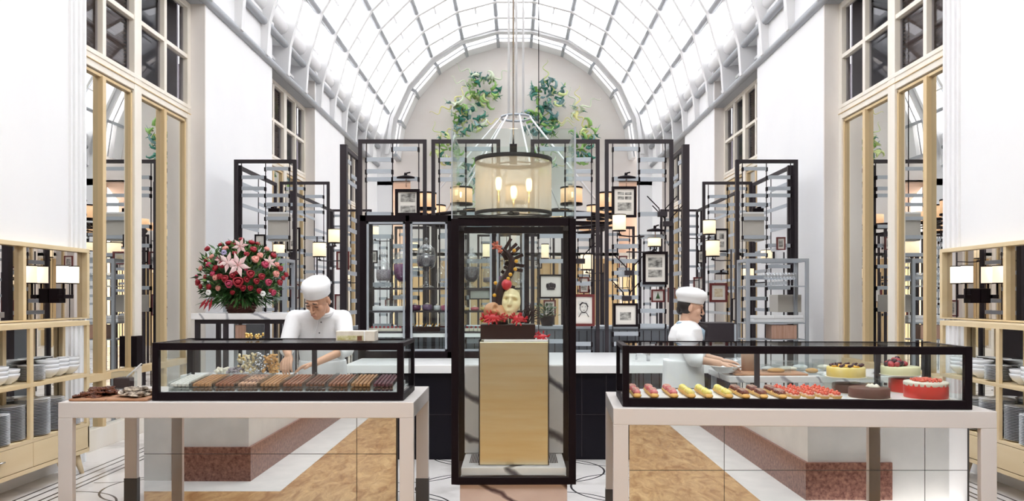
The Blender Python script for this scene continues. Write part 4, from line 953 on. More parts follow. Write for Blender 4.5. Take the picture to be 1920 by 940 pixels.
# ring chandelier of small drums further back
Zc, Rc = 12.8, 1.62; cz = H(388, Zc); cxr = X(968, Zc)
rc = root('ring_chandelier', (cxr, Zc, cz), 'large dark ring chandelier of small lit drums hung by white rods from a hub', 'chandelier')
hub = H(221, Zc)
k = MB().use('greysteel').tube([(cxr + .25 * math.cos(a), Zc + .25 * math.sin(a), hub) for a in [i * PI / 10 for i in range(21)]], .02, 6, cap=False); k.build('hub_ring', parent=rc)
for px in (954, 968, 981): MB().use('white').tube([(X(px, Zc), Zc, hub), (X(px, Zc), Zc, 9.95)], .022, 6).build('suspension_rod', parent=rc)
for i in range(8):
    a = 2 * PI * i / 8 + .2
    MB().use('white').tube([(cxr + .25 * math.cos(a), Zc + .25 * math.sin(a), hub), (cxr + Rc * math.cos(a), Zc + Rc * math.sin(a), cz - .15)], .014, 6).build('stay_rod', parent=rc)
    MB().use('black').bar((cxr, Zc, cz - .24), (cxr + Rc * math.cos(a), Zc + Rc * math.sin(a), cz - .24), .03, .05).build('spoke', parent=rc)
MB().use('black').tube([(cxr + Rc * math.cos(a), Zc + Rc * math.sin(a), cz - .24) for a in [i * PI / 24 for i in range(49)]], .03, 6, cap=False).build('ring', parent=rc)
MB().use('black').tube([(cxr + .7 * math.cos(a), Zc + .7 * math.sin(a), cz - .24) for a in [i * PI / 16 for i in range(33)]], .03, 6, cap=False).build('inner_ring', parent=rc)
M['litgauze'] = mat('lit_amber_gauze', (0.55, 0.38, 0.24), 0.7, emit=(1.0, 0.58, 0.30), es=0.55)
for i in range(12):
    a = 2 * PI * i / 12; x, y = cxr + Rc * math.cos(a), Zc + Rc * math.sin(a)
    d_ = MB().use('litgauze').lathe([(.16, cz - .11), (.16, cz + .10)], (x, y, 0), 20).build('drum_shade', parent=rc)
    MB().use('black').lathe([(.165, cz + .10), (.165, cz + .125)], (x, y, 0), 20).lathe([(.165, cz - .14), (.165, cz - .11)], (x, y, 0), 20).build('shade_rim', parent=d_)
    MB().use('bulb').lathe([(.012, cz - .05), (.018, cz - .02), (.018, cz + .03), (.001, cz + .05)], (x, y - .155, 0), 8, sy=.4).build('bulb', parent=d_)
# second tier seen below
lz = H(418, 16.4)
r2 = root('ring_chandelier', (X(1010, 16.4), 16.4, lz), 'lower dark ring chandelier with lit shades right of the vitrine top', 'chandelier')
for i in range(10):
    a = 2 * PI * i / 10; x, y = X(1010, 16.4) + 1.4 * math.cos(a), 16.4 + 1.4 * math.sin(a)
    MB().use('litgauze').lathe([(.2, lz - .08), (.2, lz + .08)], (x, y, 0), 20).build('drum_shade', parent=r2)
MB().use('black').tube([(X(1010, 16.4) + 1.4 * math.cos(a), 16.4 + 1.4 * math.sin(a), lz - .13) for a in [i * PI / 16 for i in range(33)]], .04, 6, cap=False).build('ring', parent=r2)
MB().use('black').tube([(X(1010, 16.4), 16.4, lz - .1), (X(1010, 16.4), 16.4, 9.9)], .010, 6).build('suspension_rod', parent=r2)
for i in range(4):
    a = PI / 2 * i; MB().use('black').bar((X(1010, 16.4), 16.4, lz - .12), (X(1010, 16.4) + 1.4 * math.cos(a), 16.4 + 1.4 * math.sin(a), lz - .12), .03, .03).build('spoke', parent=r2)

# ------------------------------------------------------------------ green glass blossoms on the end wall
greens = [mat('glass_green_a', (0.04, 0.20, 0.14), .15), mat('glass_green_b', (0.25, 0.45, 0.12), .15), mat('glass_green_c', (0.58, 0.66, 0.28), .15), mat('glass_teal', (0.20, 0.34, 0.34), .15), mat('glass_pale', (0.62, 0.70, 0.52), .15), mat('glass_yellow', (0.75, 0.72, 0.30), .15)]
Zg = YEND + .80
def glassflower(px, py, wpx, hpx, n_, pal, label, curls=3, seed=1):
    random.seed(seed); c = P(px, py, Zg); s_ = Zg / F; k = MB()
    for i in range(n_):
        a = random.uniform(0, 2 * PI); q = random.random() ** .6; o = Vector((math.cos(a) * wpx / 2 * s_ * q, -random.uniform(.05, .3), math.sin(a) * hpx / 2 * s_ * q))
        k.use(greens[random.choice(pal)]); dd = Vector((math.cos(a) + random.uniform(-.6, .6), random.uniform(-.4, .1), math.sin(a) + random.uniform(-.6, .6))).normalized()
        ln = random.uniform(.18, .34); side = dd.cross(Vector((0, 1, 0))).normalized()
        if i % 3 == 0: k.lathe([(.025, -.1), (.03, 0), (.06, .06), (.11, .1), (.125, .11), (.105, .095), (.05, .055)], c + o, 9, R=dd.to_track_quat('Z', 'Y').to_matrix(), wob=lambda t: .18 * math.sin(4 * t))
        elif i % 3 == 1:
            for q in range(4): k.use(greens[random.choice([0, 0, 3] + pal)]); k.tube([c + o, c + o + (dd + Vector((random.uniform(-.6, .6), -.1, random.uniform(-.6, .6)))) * ln * .35, c + o + (dd + Vector((random.uniform(-.8, .8), -.2, random.uniform(-.8, .8)))) * ln * .6], [.035, .045, .008], 6, flat=.4)
        else: k.tube([c + o, c + o + dd * ln * .4, c + o + dd * ln * .75 + side * .07, c + o + dd * ln * .8 + side * .17, c + o + dd * ln * .6 + side * .2], [.055, .05, .038, .022, .006], 7)
    for i in range(curls):
        a = random.uniform(0, 2 * PI); k.use(greens[random.choice([4, 5, 2])]); d = Vector((math.cos(a), 0, math.sin(a))); sd_ = Vector((-d.z, 0, d.x)); p = c + d * wpx * .4 * s_ + Vector((0, -.15, 0)); pt = []
        for j in range(14): pt.append(p + d * (j * .055) + sd_ * math.sin(j * .9) * .09)
        k.tube(pt, [.03 * (1 - j / 16) for j in range(14)], 6)
    o = k.build('glass_flower_sculpture'); tag(o, label, 'wall sculpture', 'green glass sculptures on the end wall'); return o
glassflower(906, 172, 56, 52, 42, [1, 2, 1, 0, 4], 'topmost left yellow green glass flower cluster on the end wall', 3, 3)
glassflower(900, 148, 22, 14, 9, [3, 4, 3], 'small grey teal glass piece above the topmost left cluster', 1, 4)
glassflower(880, 230, 58, 44, 40, [0, 1, 2, 4, 3], 'dark and yellow green glass cluster below the topmost left one', 3, 5)
glassflower(838, 282, 36, 48, 26, [1, 2, 0, 5], 'yellow green glass cluster behind the second screen', 1, 6)
glassflower(1026, 182, 60, 54, 42, [0, 3, 3, 1, 2], 'topmost right teal glass flower cluster on the end wall', 2, 7)
glassflower(1010, 232, 62, 50, 44, [0, 0, 1, 3, 1], 'large deep green glass cluster right of the hanging rods', 2, 8)
glassflower(1090, 278, 46, 44, 30, [0, 3, 1], 'teal green glass cluster behind the third screen', 1, 9)
glassflower(1104, 248, 24, 24, 12, [5, 2, 1], 'small yellow glass piece above the third screen', 1, 10)
glassflower(1018, 300, 40, 50, 22, [1, 2, 4], 'pale green glass cluster behind the glass box top', 1, 12)
glassflower(880, 340, 40, 60, 18, [3, 4, 1], 'pale teal glass cluster behind the left of the glass box', 1, 13)
glassflower(1083, 212, 16, 8, 6, [4, 5, 4], 'little curled pale glass piece right of the clusters', 3, 14)
glassflower(852, 198, 14, 10, 5, [4, 5], 'little wavy pale glass piece left of the clusters', 3, 15)
k = MB().use(greens[0]).ell(P(886, 205, Zg - .12), .085); tag(k.build('glass_ball'), 'dark green glass ball between the two left clusters', 'wall sculpture')
random.seed(21)
# ------------------------------------------------------------------ oak sideboards with mirrors, sconces and crockery
rr = root('dinner_plate', (0, 0, 0), '', 'plate'); del ROOTM[rr.name]
MB().use('porcelain').lathe([(.06, 0), (.065, .003), (.10, .007), (.13, .013), (.131, .015), (.10, .010), (.06, .006), (0, .006)], n=20).build('plate_body', parent=rr)
plate = Proto(rr)
rr = root('soup_bowl', (0, 0, 0), '', 'bowl'); del ROOTM[rr.name]
MB().use('porcelain').lathe([(.035, 0), (.035, .008), (.07, .03), (.09, .065), (.093, .085), (.089, .085), (.085, .065), (.065, .034), (0, .015)], n=20).build('bowl_body', parent=rr)
bowl = Proto(rr)
for s, sd in ((-1, 'left'), (1, 'right')):
    XF, XB = s * 3.88, s * 4.17                      # front plane, wall side
    yN, yE = 4.52, 7.06
    def bx(b, xa, xb, ya, yb, za, zb): b.box(xa, xb, ya, yb, za, zb)
    r = root('sideboard', (s * 4.0, 6.0, 0), 'light oak sideboard with open shelves of white crockery along the %s wall' % sd, 'sideboard')
    f = MB().use('oak')
    xi, xo = XF, s * 4.15
    f.box(xi, xo, yN, yE, 1.345, 1.385); f.box(xi, xo, yN, yE, .875, .905); f.box(xi, xo, yN, yE, .43, .455); f.box(xi, xo, yN, yE, .19, .225)
    ys = [7.06, 6.24, 5.42, 4.60]
    for y in ys: f.box(xi, xi - s * -.03, y - .045, y, .455, .875); f.box(xi, xi + s * .03, y - .045, y, .905, 1.345)
    for y in ys: f.box(s * 4.10, s * 4.14, y - .045, y, .455, 1.345)
    f.box(xi, xo, yE - .03, yE, .225, .43)
    f.box(s * 4.12, s * 4.15, yN, yE, .225, .43)
    f.build('carcass', parent=r, bevel=.003)
    for i in range(3):
        y1 = ys[i] - .006; y0 = ys[i + 1] + .0
        d = MB().use('oak').box(xi, xi + s * .02, y0, y1, .23, .425).build('drawer', parent=r, bevel=.003)
        ym = (y0 + y1) / 2
        MB().use('steel').tube([(xi, ym, .345), (xi - s * .02, ym, .345)], .006, 8).tube([(xi - s * .02, ym - .03, .345), (xi - s * .02, ym + .03, .345)], .006, 8).build('drawer_pull', parent=d)
    for y in (6.95, 4.7):
        for x in (s * 3.95, s * 4.10):
            b = MB().use('oak'); b.tube([(x, y, .19), (x + (s * -.03 if abs(x) < 4 else 0), y + (.06 if y > 5 else -.06), 0.0)], [.035, .018], 12); b.build('leg', parent=r)
    MB().use('mirror').box(s * 4.142, s * 4.15, yN, yE, .455, 1.345).build('back_mirror', parent=r)
    # framed mirror over it
    m_ = root('wall_mirror', (s * 4.16, 6.2, 1.39), 'oak framed bronze mirror panels above the %s sideboard' % sd, 'mirror')
    f = MB().use('oak'); a0, a1 = 4.9, 7.46
    f.box(s * 4.10, s * 4.175, a0, a1, 2.025, 2.06); f.box(s * 4.10, s * 4.175, a0, a1, 1.39, 1.405); f.box(s * 4.10, s * 4.175, a1 - .04, a1, 1.405, 2.025)
    f.box(s * 4.11, s * 4.175, 6.47, 6.51, 1.405, 2.025); f.box(s * 4.11, s * 4.175, 5.6, 5.64, 1.405, 2.025)
    f.build('mirror_frame', parent=m_, bevel=.003)
    for ya, yb in ((a0, 5.6), (5.64, 6.47), (6.51, 6.94), (6.945, a1 - .04)):
        MB().use('bronzemirror').box(s * 4.15, s * 4.17, ya, yb, 1.405, 2.025).build('mirror_pane', parent=m_)
    # twin shade sconce
    Ys = 6.94
    c = root('wall_sconce', (s * 4.05, Ys, 1.6), 'black wall sconce with two lit white cylinder shades on the %s mirror' % sd, 'wall lamp')
    for q in (-.083, .083):
        y = Ys + q; zz = 1.725
        h_ = MB().use('shadeW').lathe([(.048, zz), (.048, zz + .148)], (s * 4.01, y, 0), 20).build('lamp_shade', parent=c)
        b = MB().use('black').lathe([(.051, zz - .008), (.051, zz)], (s * 4.01, y, 0), 20); b.build('lower_rim', parent=h_); MB().use('black').lathe([(.051, zz + .148), (.051, zz + .156)], (s * 4.01, y, 0), 20).build('upper_rim', parent=h_)
        MB().use('black').tube([(s * 4.01, y * .8 + Ys * .2, 1.60), (s * 4.01, y * .8 + Ys * .2, zz - .008)], .009, 8).build('stem', parent=c)
    MB().use('black').box(s * 4.06, s * 4.149, Ys - .055, Ys + .055, 1.545, 1.675).box(s * 4.0, s * 4.06, Ys - .075, Ys + .075, 1.585, 1.62).build('bracket', parent=c, bevel=.004)
    # crockery
    zlo, zhi = .456, .906
    n_ = 0
    low = [(4.00, 5.62, 17), (4.00, 5.90, 19), (4.03, 6.13, 22), (3.99, 6.40, 24), (4.02, 6.66, 22), (4.02, 6.90, 17)]
    place_ = ['nearest the camera', 'second from camera', 'third from camera', 'fourth from camera', 'second from far end', 'at far end']
    for i, (x, y, k_) in enumerate(low):
        for j in range(k_): plate((s * x, y, zlo + .001 + j * .0125), 'white plate, %s from bottom, stack %s, %s sideboard low shelf' % (NTH[j], place_[i], sd), 'dinner plates on the low shelf of the %s sideboard' % sd)
    hi = [(4.02, 5.70, 'b', 3), (4.00, 5.95, 'b', 3), (4.02, 6.12, 'b', 2), (4.0, 6.40, 'p', 12), (4.0, 6.62, 'b', 3), (4.02, 6.80, 'b', 3), (4.02, 6.96, 'b', 3)]
    for i, (x, y, t_, k_) in enumerate(hi):
        for j in range(k_):
            if t_ == 'p': plate((s * x, y, zhi + .001 + j * .0105), 'smaller white plate, %s from the bottom, in the stack among %s sideboard bowls' % (NTH[j], sd), 'plates among the bowls on the %s sideboard' % sd, sc=.78)
            else: bowl((s * x, y, zhi + .001 + j * .034), '%s white bowl of the stack %s on the %s sideboard' % (('lowest', 'middle', 'top')[j] if k_ == 3 else ('lower', 'top')[j], ['nearest the camera', 'second from camera', 'third from camera', '', 'behind the plates', 'second from the far end', 'at the far end'][i], sd), 'bowls on the upper shelf of the %s sideboard' % sd)
# black panel on the left window stile
tag(MB().use('black').box(-4.40, -4.33, 8.86, 9.0, .80, 1.15).build('wall_box', bevel=.004), 'small upright black box on the middle stile of the left mirror', 'box')

# ------------------------------------------------------------------ left counter: boards with chocolate bark
M['board'] = mat('brown_serving_board', (0.36, 0.17, 0.09), 0.5, noise=(8, (0.46, 0.24, 0.13), 4, (1, 6, 1)))
for i, (x0, x1) in enumerate(((-2.985, -2.74), (-2.735, -2.46))):
    b = MB().use('board').box(x0, x1, 5.17, 5.48, .9012, .918)
    tag(b.build('serving_board', bevel=.006), ('wooden serving board under dark chocolate bark at the counter end' if i == 0 else 'wooden serving board under white speckled bark by the display case'), 'board')
M['bark'] = mat('dark_chocolate_bark', (0.07, 0.022, 0.014), 0.35, noise=(30, (0.20, 0.07, 0.035), 4, (1, 1, 1)))
M['barkw'] = mat('speckled_chocolate_bark', (0.07, 0.04, 0.03), 0.5, noise=(24, (0.72, 0.62, 0.50), 4, (1, 1, 1)))
def barkproto(m, seed):
    random.seed(seed); r = root('chocolate_bark_piece', (0, 0, 0), '', 'chocolate'); del ROOTM[r.name]
    k = MB().use(m); n_ = 7; b0 = 0
    ring = [(random.uniform(.028, .045) * math.cos(2 * PI * i / n_), random.uniform(.022, .034) * math.sin(2 * PI * i / n_)) for i in range(n_)]
    for z in (0, .009): k.v += [Vector((x, y, z + random.uniform(0, .002))) for x, y in ring]
    k.v.append(Vector((0, 0, .013)))
    for i in range(n_): k.face([i, (i + 1) % n_, n_ + (i + 1) % n_, n_ + i]); k.face([n_ + i, n_ + (i + 1) % n_, 2 * n_])
    k.face(list(range(n_))[::-1])
    for i in range(9): k.ell((random.uniform(-.022, .022), random.uniform(-.018, .018), .012), .007, .005, .006, 6, 4)
    k.build('bark_slab', parent=r); return Proto(r)
for bi, (mm, xc, w_, lab) in enumerate((('bark', -2.855, .10, 'dark chocolate bark piece in the brown heap at the counter end'), ('barkw', -2.60, .10, 'white speckled bark piece in the pale heap beside the display case'))):
    ps = [barkproto(mm, 40 + bi * 3 + q) for q in range(3)]
    random.seed(5 + bi)
    for i in range(54):
        lay = i // 18; w2 = w_ * (1 - lay * .26)
        ps[i % 3]((xc + random.uniform(-w2, w2), 5.32 + random.uniform(-.12, .12) * (1 - lay * .25), .9215 + lay * .017 + random.uniform(0, .006)), lab, ('dark bark pieces' if bi == 0 else 'speckled bark pieces') + ' heaped on the board', rot=(random.uniform(-.35, .35), random.uniform(-.35, .35), random.uniform(0, 6.3)))
r = root('plastic_container', (X(233, 5.9), 5.9, .901), 'clear plastic tub half full of black crumbs behind the chocolate bark', 'container')
xq = X(233, 5.9)
MB().use('acrylic').box(xq - .07, xq + .07, 5.84, 5.96, .902, 1.03).build('tub', parent=r); MB().use('darkchoc').box(xq - .063, xq + .055, 5.85, 5.95, .904, .985).build('crumbs', parent=r, bevel=.01)
MB().use('white').bar((xq + .02, 5.9, .99), (xq + .13, 5.9, 1.09), .02, .006).build('scoop', parent=r)

# chocolate trays in the left case
M['ch_a'] = mat('nut_bar', (0.42, 0.21, 0.09), .5, bump=(70, .5)); M['ch_w'] = mat('white_chocolate_bar', (0.74, 0.72, 0.68), .4, bump=(60, .3)); M['ch_b'] = mat('striped_pale_bar', (0.16, 0.06, 0.04), .45, noise=(26, (0.72, 0.45, 0.30), 1, (0.2, 1, 1))); M['ch_p'] = mat('plum_chocolate', (0.13, 0.035, 0.05), .4); M['ch_m'] = mat('milk_chocolate_bar', (0.28, 0.105, 0.05), .42, bump=(60, .3))
M['tray'] = glass('acrylic_tray_clear', (0.93, 0.95, 0.95), 0.2, 0.6)
rr = root('acrylic_tray', (0, 0, 0), '', 'tray'); del ROOTM[rr.name]
TW, TL, TI = .142, .37, math.radians(5.2)
k = MB().use('tray')
for x in (-TW / 2, TW / 2 - .003): k.box(x, x + .003, 0, TL, 0, .062)
k.box(-TW / 2 + .003, TW / 2 - .003, 0, .003, 0, .020); k.box(-TW / 2 + .003, TW / 2 - .003, .003, TL, .028, .031)
k.build('tray_body', parent=rr)
tray = Proto(rr)
barp = {}
def barproto(m):
    r = root('chocolate_bar', (0, 0, 0), '', 'chocolate'); del ROOTM[r.name]
    k = MB().use(m).box(-.0095, .0095, 0, TL - .02, 0, .015)
    for i in range(7): k.box(-.0085, .0085, .006 + i * .049, .046 + i * .049, .015, .019)
    k.build('bar_body', parent=r, bevel=.0015); return Proto(r)
order = ['ch_w', 'ch_a', 'ch_m', 'ch_b', 'ch_a', 'ch_m', 'choc', 'ch_m', 'ch_a', 'ch_p']
words_ = ['white', 'nutty golden', 'milk', 'pale striped', 'light brown', 'mid brown', 'dark brown', 'smooth milk', 'caramel brown', 'plum dark']
ords = ['first', 'second', 'third', 'fourth', 'fifth', 'sixth', 'seventh', 'eighth', 'ninth', 'tenth']
x_l = X(321, 5.30)
for i, mm in enumerate(order):
    cx = x_l + TW / 2 + i * .154
    if cx + TW / 2 > -.80: break
    tray((cx, 5.26, .9565), 'clear acrylic tray of %s chocolate bars, %s from the left end' % (words_[i], ords[i]), 'acrylic chocolate trays', rot=(TI, 0, 0))
    if mm not in barp: barp[mm] = barproto(mm)
    for lv in (0, 1):
        for j in range(5):
            barp[mm]((cx - .054 + j * .027, 5.266, .957 + lv * .0325), '%s chocolate bar, %s from left, %s layer of the %s tray' % (words_[i], ords[j], ('lower', 'upper')[lv], ords[i]), 'chocolate bars in the %s tray' % ords[i], rot=(TI, 0, 0))
tag(MB().use('white').hexa([(-2.38, 5.25, .9535), (-.80, 5.25, .9535), (-.80, 5.66, .9535), (-2.38, 5.66, .9535), (-2.38, 5.25, .955), (-.80, 5.25, .955), (-.80, 5.66, .955 + .41 * math.tan(TI)), (-2.38, 5.66, .955 + .41 * math.tan(TI))]).build('display_ramp'), 'white sloping ramp under the chocolate trays', 'ramp')
# package on top of the case
px0, px1 = X(634, 5.45), X(706, 5.45)
r = root('gift_box', ((px0 + px1) / 2, 5.45, 1.291), 'pale clear topped gift box with brown seal on top of the chocolate case', 'box')
M['wrap'] = mat('pale_wrap', (0.62, 0.55, 0.47), .5, noise=(14, (0.75, 0.70, 0.62), 3, (1, 1, 1)))
M['olive'] = mat('olive_filling', (0.42, 0.38, 0.14), .5, noise=(40, (0.68, 0.66, 0.45), 3, (1, 1, 1)))
MB().use('wrap').box(px0, px1, 5.38, 5.52, 1.2915, 1.362).build('box_body', parent=r, bevel=.004)
MB().use('olive').box(px0 + .01, px1 - .08, 5.3765, 5.3795, 1.30, 1.33).build('ribbon_band', parent=r)
MB().use('choc').box(px0 + .15, px0 + .182, 5.374, 5.377, 1.297, 1.328).build('seal', parent=r)
MB().use('white').box(px1 - .075, px1 - .068, 5.376, 5.3795, 1.292, 1.361).build('tape', parent=r)

# ------------------------------------------------------------------ right case: eclairs, tarts, cakes
CO = Matrix.Translation((.686, 4.91, .9)) @ Matrix.Rotation(math.radians(-3.4), 4, 'Z')
def C(x, y, z=.053): return CO @ Vector((x, y, z))
RZ = math.radians(-3.4)
M['glz_pink'] = mat('pink_raspberry_glaze', (0.62, 0.07, 0.09), .2, noise=(40, (0.80, 0.30, 0.30), 2, (1, 1, 1))); M['glz_yel'] = mat('lemon_glaze', (0.84, 0.66, 0.07), .25, noise=(30, (0.90, 0.80, 0.35), 2, (1, 1, 1))); M['glz_choc'] = mat('chocolate_glaze', (0.10, 0.015, 0.012), .12, noise=(30, (0.28, 0.07, 0.04), 2, (1, 1, 1)))
M['shell'] = mat('choux_shell', (0.72, 0.42, 0.12), .5, bump=(60, .4)); M['straw'] = mat('strawberry', (0.72, 0.05, 0.03), .25, noise=(90, (0.80, 0.22, 0.12), 1, (1, 1, 1))); M['custard'] = mat('pale_pink_cream', (0.84, 0.58, 0.48), .4)
def eclair(m, dome):
    r = root('eclair', (0, 0, 0), '', 'pastry'); del ROOTM[r.name]
    k = MB().use('shell')
    for i in range(6): k.ell((0, -.082 + i * .033, .017), .029, .027, .017, 12, 6)
    k.build('choux_case', parent=r)
    k = MB().use(m)
    for i in range(5): k.ell((0, -.068 + i * .034, .034), .025, .022, .021, 12, 6)
    k.build('glaze', parent=r)
    if dome:
        k = MB().use('custard')
        for i in range(4): k.bar((-.02, -.052 + i * .034, .052), (.02, -.05 + i * .034, .052), .004, .006)
        k.build('piped_line', parent=r)
    return Proto(r)
ep = {'p': eclair('glz_pink', True), 'y': eclair('glz_yel', False), 'c': eclair('glz_choc', True)}
cols = [('p', 1190), ('p', 1222), ('p', 1258), ('y', 1290), ('y', 1322), ('y', 1359), ('c', 1390), ('c', 1423), ('c', 1458)]
cn = {'p': 'pink glazed', 'y': 'lemon yellow', 'c': 'dark chocolate glazed'}
for i, (t_, px) in enumerate(cols):
    Zf = 5.03 - (px - 1168) / 660 * .12; x = (X(px, Zf) - .686)
    for j in range(2):
        row = ('front', 'rear')[j]
        pos = ('nearest the left case post', 'in the middle column of its colour', 'in the last column of its colour')[i % 3]
        ep[t_](C(x + .0 + (-.004) * j, .115 + j * .20), '%s eclair, %s row, %s' % (cn[t_], row, pos), cn[t_] + ' eclairs in the right case', rz=RZ)
rr = root('strawberry_tart', (0, 0, 0), '', 'pastry'); del ROOTM[rr.name]
MB().use('shell').lathe([(.024, 0), (.032, .014), (.034, .016), (.028, .016), (0, .014)], n=16).build('tart_case', parent=rr)
MB().use('custard').ell((0, 0, .018), .026, .026, .012, 12, 6).build('cream', parent=rr)
k = MB().use('straw')
for i in range(5): a = i * 2 * PI / 5; k.ell((math.cos(a) * .014, math.sin(a) * .014, .030), .011, .011, .012, 8, 6)
k.ell((0, 0, .04), .011, .011, .014, 8, 6); k.build('strawberry_topping', parent=rr)
tart = Proto(rr)
for i, px in enumerate((1487, 1514, 1540, 1562)):
    Zf = 4.97; x = X(px, Zf) - .686
    for j in range(6): tart(C(x - .004 * j, .09 + j * .072), 'strawberry tartlet, %s from the front, in the %s tart column' % (ords[j], ords[i]), 'strawberry tartlets in the right case', rz=RZ + j)
tag(MB().use('steel').hexa([C(.06, .06, .0523), C(1.33, .06, .0523), C(1.33, .52, .0523), C(.06, .52, .0523), C(.06, .06, .0528), C(1.33, .06, .0528), C(1.33, .52, .0528), C(.06, .52, .0528)]).build('pastry_tray'), 'flat tray sheet under the eclairs and tartlets', 'tray')
def cake(name, px, py0, py1, wpx, Zk, zb, m, label, tops, wob=None, deco=None):
    x = X(px, Zk); R_ = wpx / F * Zk / 2; h_ = (py1 - py0) / F * Zk
    r = root(name, (x, Zk, zb), label, 'cake')
    MB().use(m).lathe([(R_ * .985, zb), (R_, zb + .004), (R_, zb + h_ - .005), (R_ * .97, zb + h_), (0, zb + h_)], (x, Zk, 0), 48, wob=wob).build('sponge', parent=r)
    MB().use('creamc').lathe([(R_ * 1.06, zb - .003), (R_ * 1.06, zb), (0, zb)], (x, Zk, 0), 32).build('cake_board', parent=r)
    tops(r, x, Zk, zb + h_, R_); return r
M['redcake'] = mat('red_velvet_band', (0.66, 0.035, 0.02), .35); M['brownc'] = mat('cocoa_gateau', (0.13, 0.045, 0.03), .55, bump=(90, .3)); M['yellowc'] = mat('mango_mousse', (0.80, 0.62, 0.16), .4, noise=(9, (0.84, 0.70, 0.30), 3, (1, 1, 1))); M['pistc'] = mat('pale_green_mousse', (0.74, 0.72, 0.45), .4)
M['dberry'] = mat('dark_berry', (0.05, 0.01, 0.02), .2)
zb = .957
def top_red(r, x, y, z, R_):
    MB().use('creamc').lathe([(R_ * 1.0, z - .022), (R_ * 1.01, z - .004), (R_ * .98, z + .004), (0, z + .005)], (x, y, 0), 48, wob=lambda t: .012 * math.sin(22 * t)).build('cream_ring', parent=r)
    k = MB().use('straw'); random.seed(3)
    for i in range(110):
        a = random.uniform(0, 2 * PI); q = math.sqrt(random.random()) * R_ * .68; k.ell((x + math.cos(a) * q, y + math.sin(a) * q, z + .010 + random.uniform(0, .008)), .009, .009, .008, 6, 4)
    k.build('red_crumb_topping', parent=r)
def top_brown(r, x, y, z, R_):
    k = MB().use('creamc')
    for i in range(5): k.lathe([(.022, 0), (.02, .008), (.008, .018), (0, .022)], (x + .03 + .022 * math.cos(i * 1.3), y + .01 + .03 * math.sin(i * 1.3), z), 8)
    k.build('piped_cream', parent=r)
def top_plain(r, x, y, z, R_):
    MB().use('creamc').lathe([(.03, 0), (.03, .006), (0, .012)], (x + R_ * .3, y, z), 10).build('piped_cream', parent=r)
def top_yel(r, x, y, z, R_):
    random.seed(8); k = MB().use('dberry'); f = MB().use('yellow')
    for i in range(11):
        a = i * 2 * PI / 11; q = R_ * .75; c = (x + math.cos(a) * q, y + math.sin(a) * q, z + .010)
        if i % 3 == 0: f.ell((c[0] * .98 + x * .02, c[1], z + .006), .022, .018, .010, 8, 5)
        k.ell(c, .016, .014, .011, 8, 5); k.ell((c[0] + .012, c[1] - .01, z + .016), .010, .009, .009, 6, 4)
    k.build('dark_berries', parent=r); f.ell((x, y, z + .003), R_ * .6, R_ * .6, .012, 14, 6); f.build('mango_slices', parent=r)
def top_ber(r, x, y, z, R_):
    random.seed(9); k = MB().use('berry'); d = MB().use('dberry')
    for i in range(34):
        a = random.uniform(0, 2 * PI); q = math.sqrt(random.random()) * R_ * .62; hx = -q * math.cos(a) * .0
        zz = z + .010 + .045 * max(0, 1 - (q / (R_ * .62))) * (1 if math.cos(a) < .4 else .4)
        (k if i % 3 else d).ell((x - .02 + math.cos(a) * q, y + math.sin(a) * q, zz), .019, .018, .018, 8, 6)
    k.build('raspberries', parent=r); d.build('dark_berries', parent=r)
cake('round_cake', 1629.5, 728, 746, 72, 4.965, zb, 'brownc', 'low brown cocoa gateau in front of the glass riser', top_brown)
cake('round_cake', 1593, 722, 738, 62, 5.24, zb, 'brownc', 'second cocoa gateau behind the front brown one, left of it', top_plain)
cake('round_cake', 1736, 719, 748, 76, 4.95, zb, 'redcake', 'tall red cake with cream rim at the right end of the case', top_red, wob=lambda t: .006 * math.sin(48 * t))
cake('round_cake', 1702, 711, 736, 66, 5.26, zb, 'redcake', 'second red cake standing behind the front red one', top_plain, wob=lambda t: .006 * math.sin(48 * t))
def riser(px, pyt, wpx, Zk, label):
    zt = H(pyt, Zk); x = X(px, Zk); w2 = wpx / F * Zk / 2
    r = root('glass_riser', (x, Zk, zb), label, 'stand'); z0 = zb
    for a in ((x - w2, x - w2 + .006, Zk - .11, Zk + .11, z0, zt - .008), (x + w2 - .006, x + w2, Zk - .11, Zk + .11, z0, zt - .008)): MB().use('edgeglass').box(*a).build('side_glass', parent=r)
    MB().use('edgeglass').box(x - w2 - .02, x + w2 + .02, Zk - .13, Zk + .13, zt - .008, zt).build('top_glass', parent=r)
    return zt
za = riser(1590, 707, 74, 5.24, 'clear glass riser under the yellow cake'); zc_ = riser(1692, 703, 74, 5.26, 'clear glass riser under the berry cake')
cake('round_cake', 1586, 688, 706, 68, 5.24, za + .004, 'yellowc', 'yellow mango cake with dark berries raised on glass', top_yel)
cake('round_cake', 1688, 687, 702, 68, 5.26, zc_ + .004, 'pistc', 'pale green cake heaped with raspberries raised on glass', top_ber)

# ------------------------------------------------------------------ work tables behind
def worktable(name, x0, x1, y0, y1, zt, label, m='white', legs='greysteel'):
    r = root(name, ((x0 + x1) / 2, (y0 + y1) / 2, 0), label, 'table')
    MB().use(m).box(x0, x1, y0, y1, zt - .05, zt).build('tabletop', parent=r, bevel=.003)
    for x in (x0 + .02, x1 - .06):
        for y in (y0 + .02, y1 - .06): MB().use(legs).box(x, x + .04, y, y + .04, 0, zt - .05).build('leg', parent=r)
    return r
worktable('prep_table', 1.74, 3.3, 6.25, 6.95, .955, 'white prep table in front of the woman chef, bowls on it', 'topmarble')
MB_ = MB().use('board').box(1.80, 2.4, 6.32, 6.70, .956, .972); tag(MB_.build('cutting_board', bevel=.004), 'wooden cutting board on the prep table under bowls', 'board')
def vessel(name, x, y, z, prof, m, label, cat):
    r = root(name, (x, y, z), label, cat); MB().use(m).lathe([(a, z + c) for a, c in prof], (x, y, 0), 28).build('vessel_body', parent=r); return r
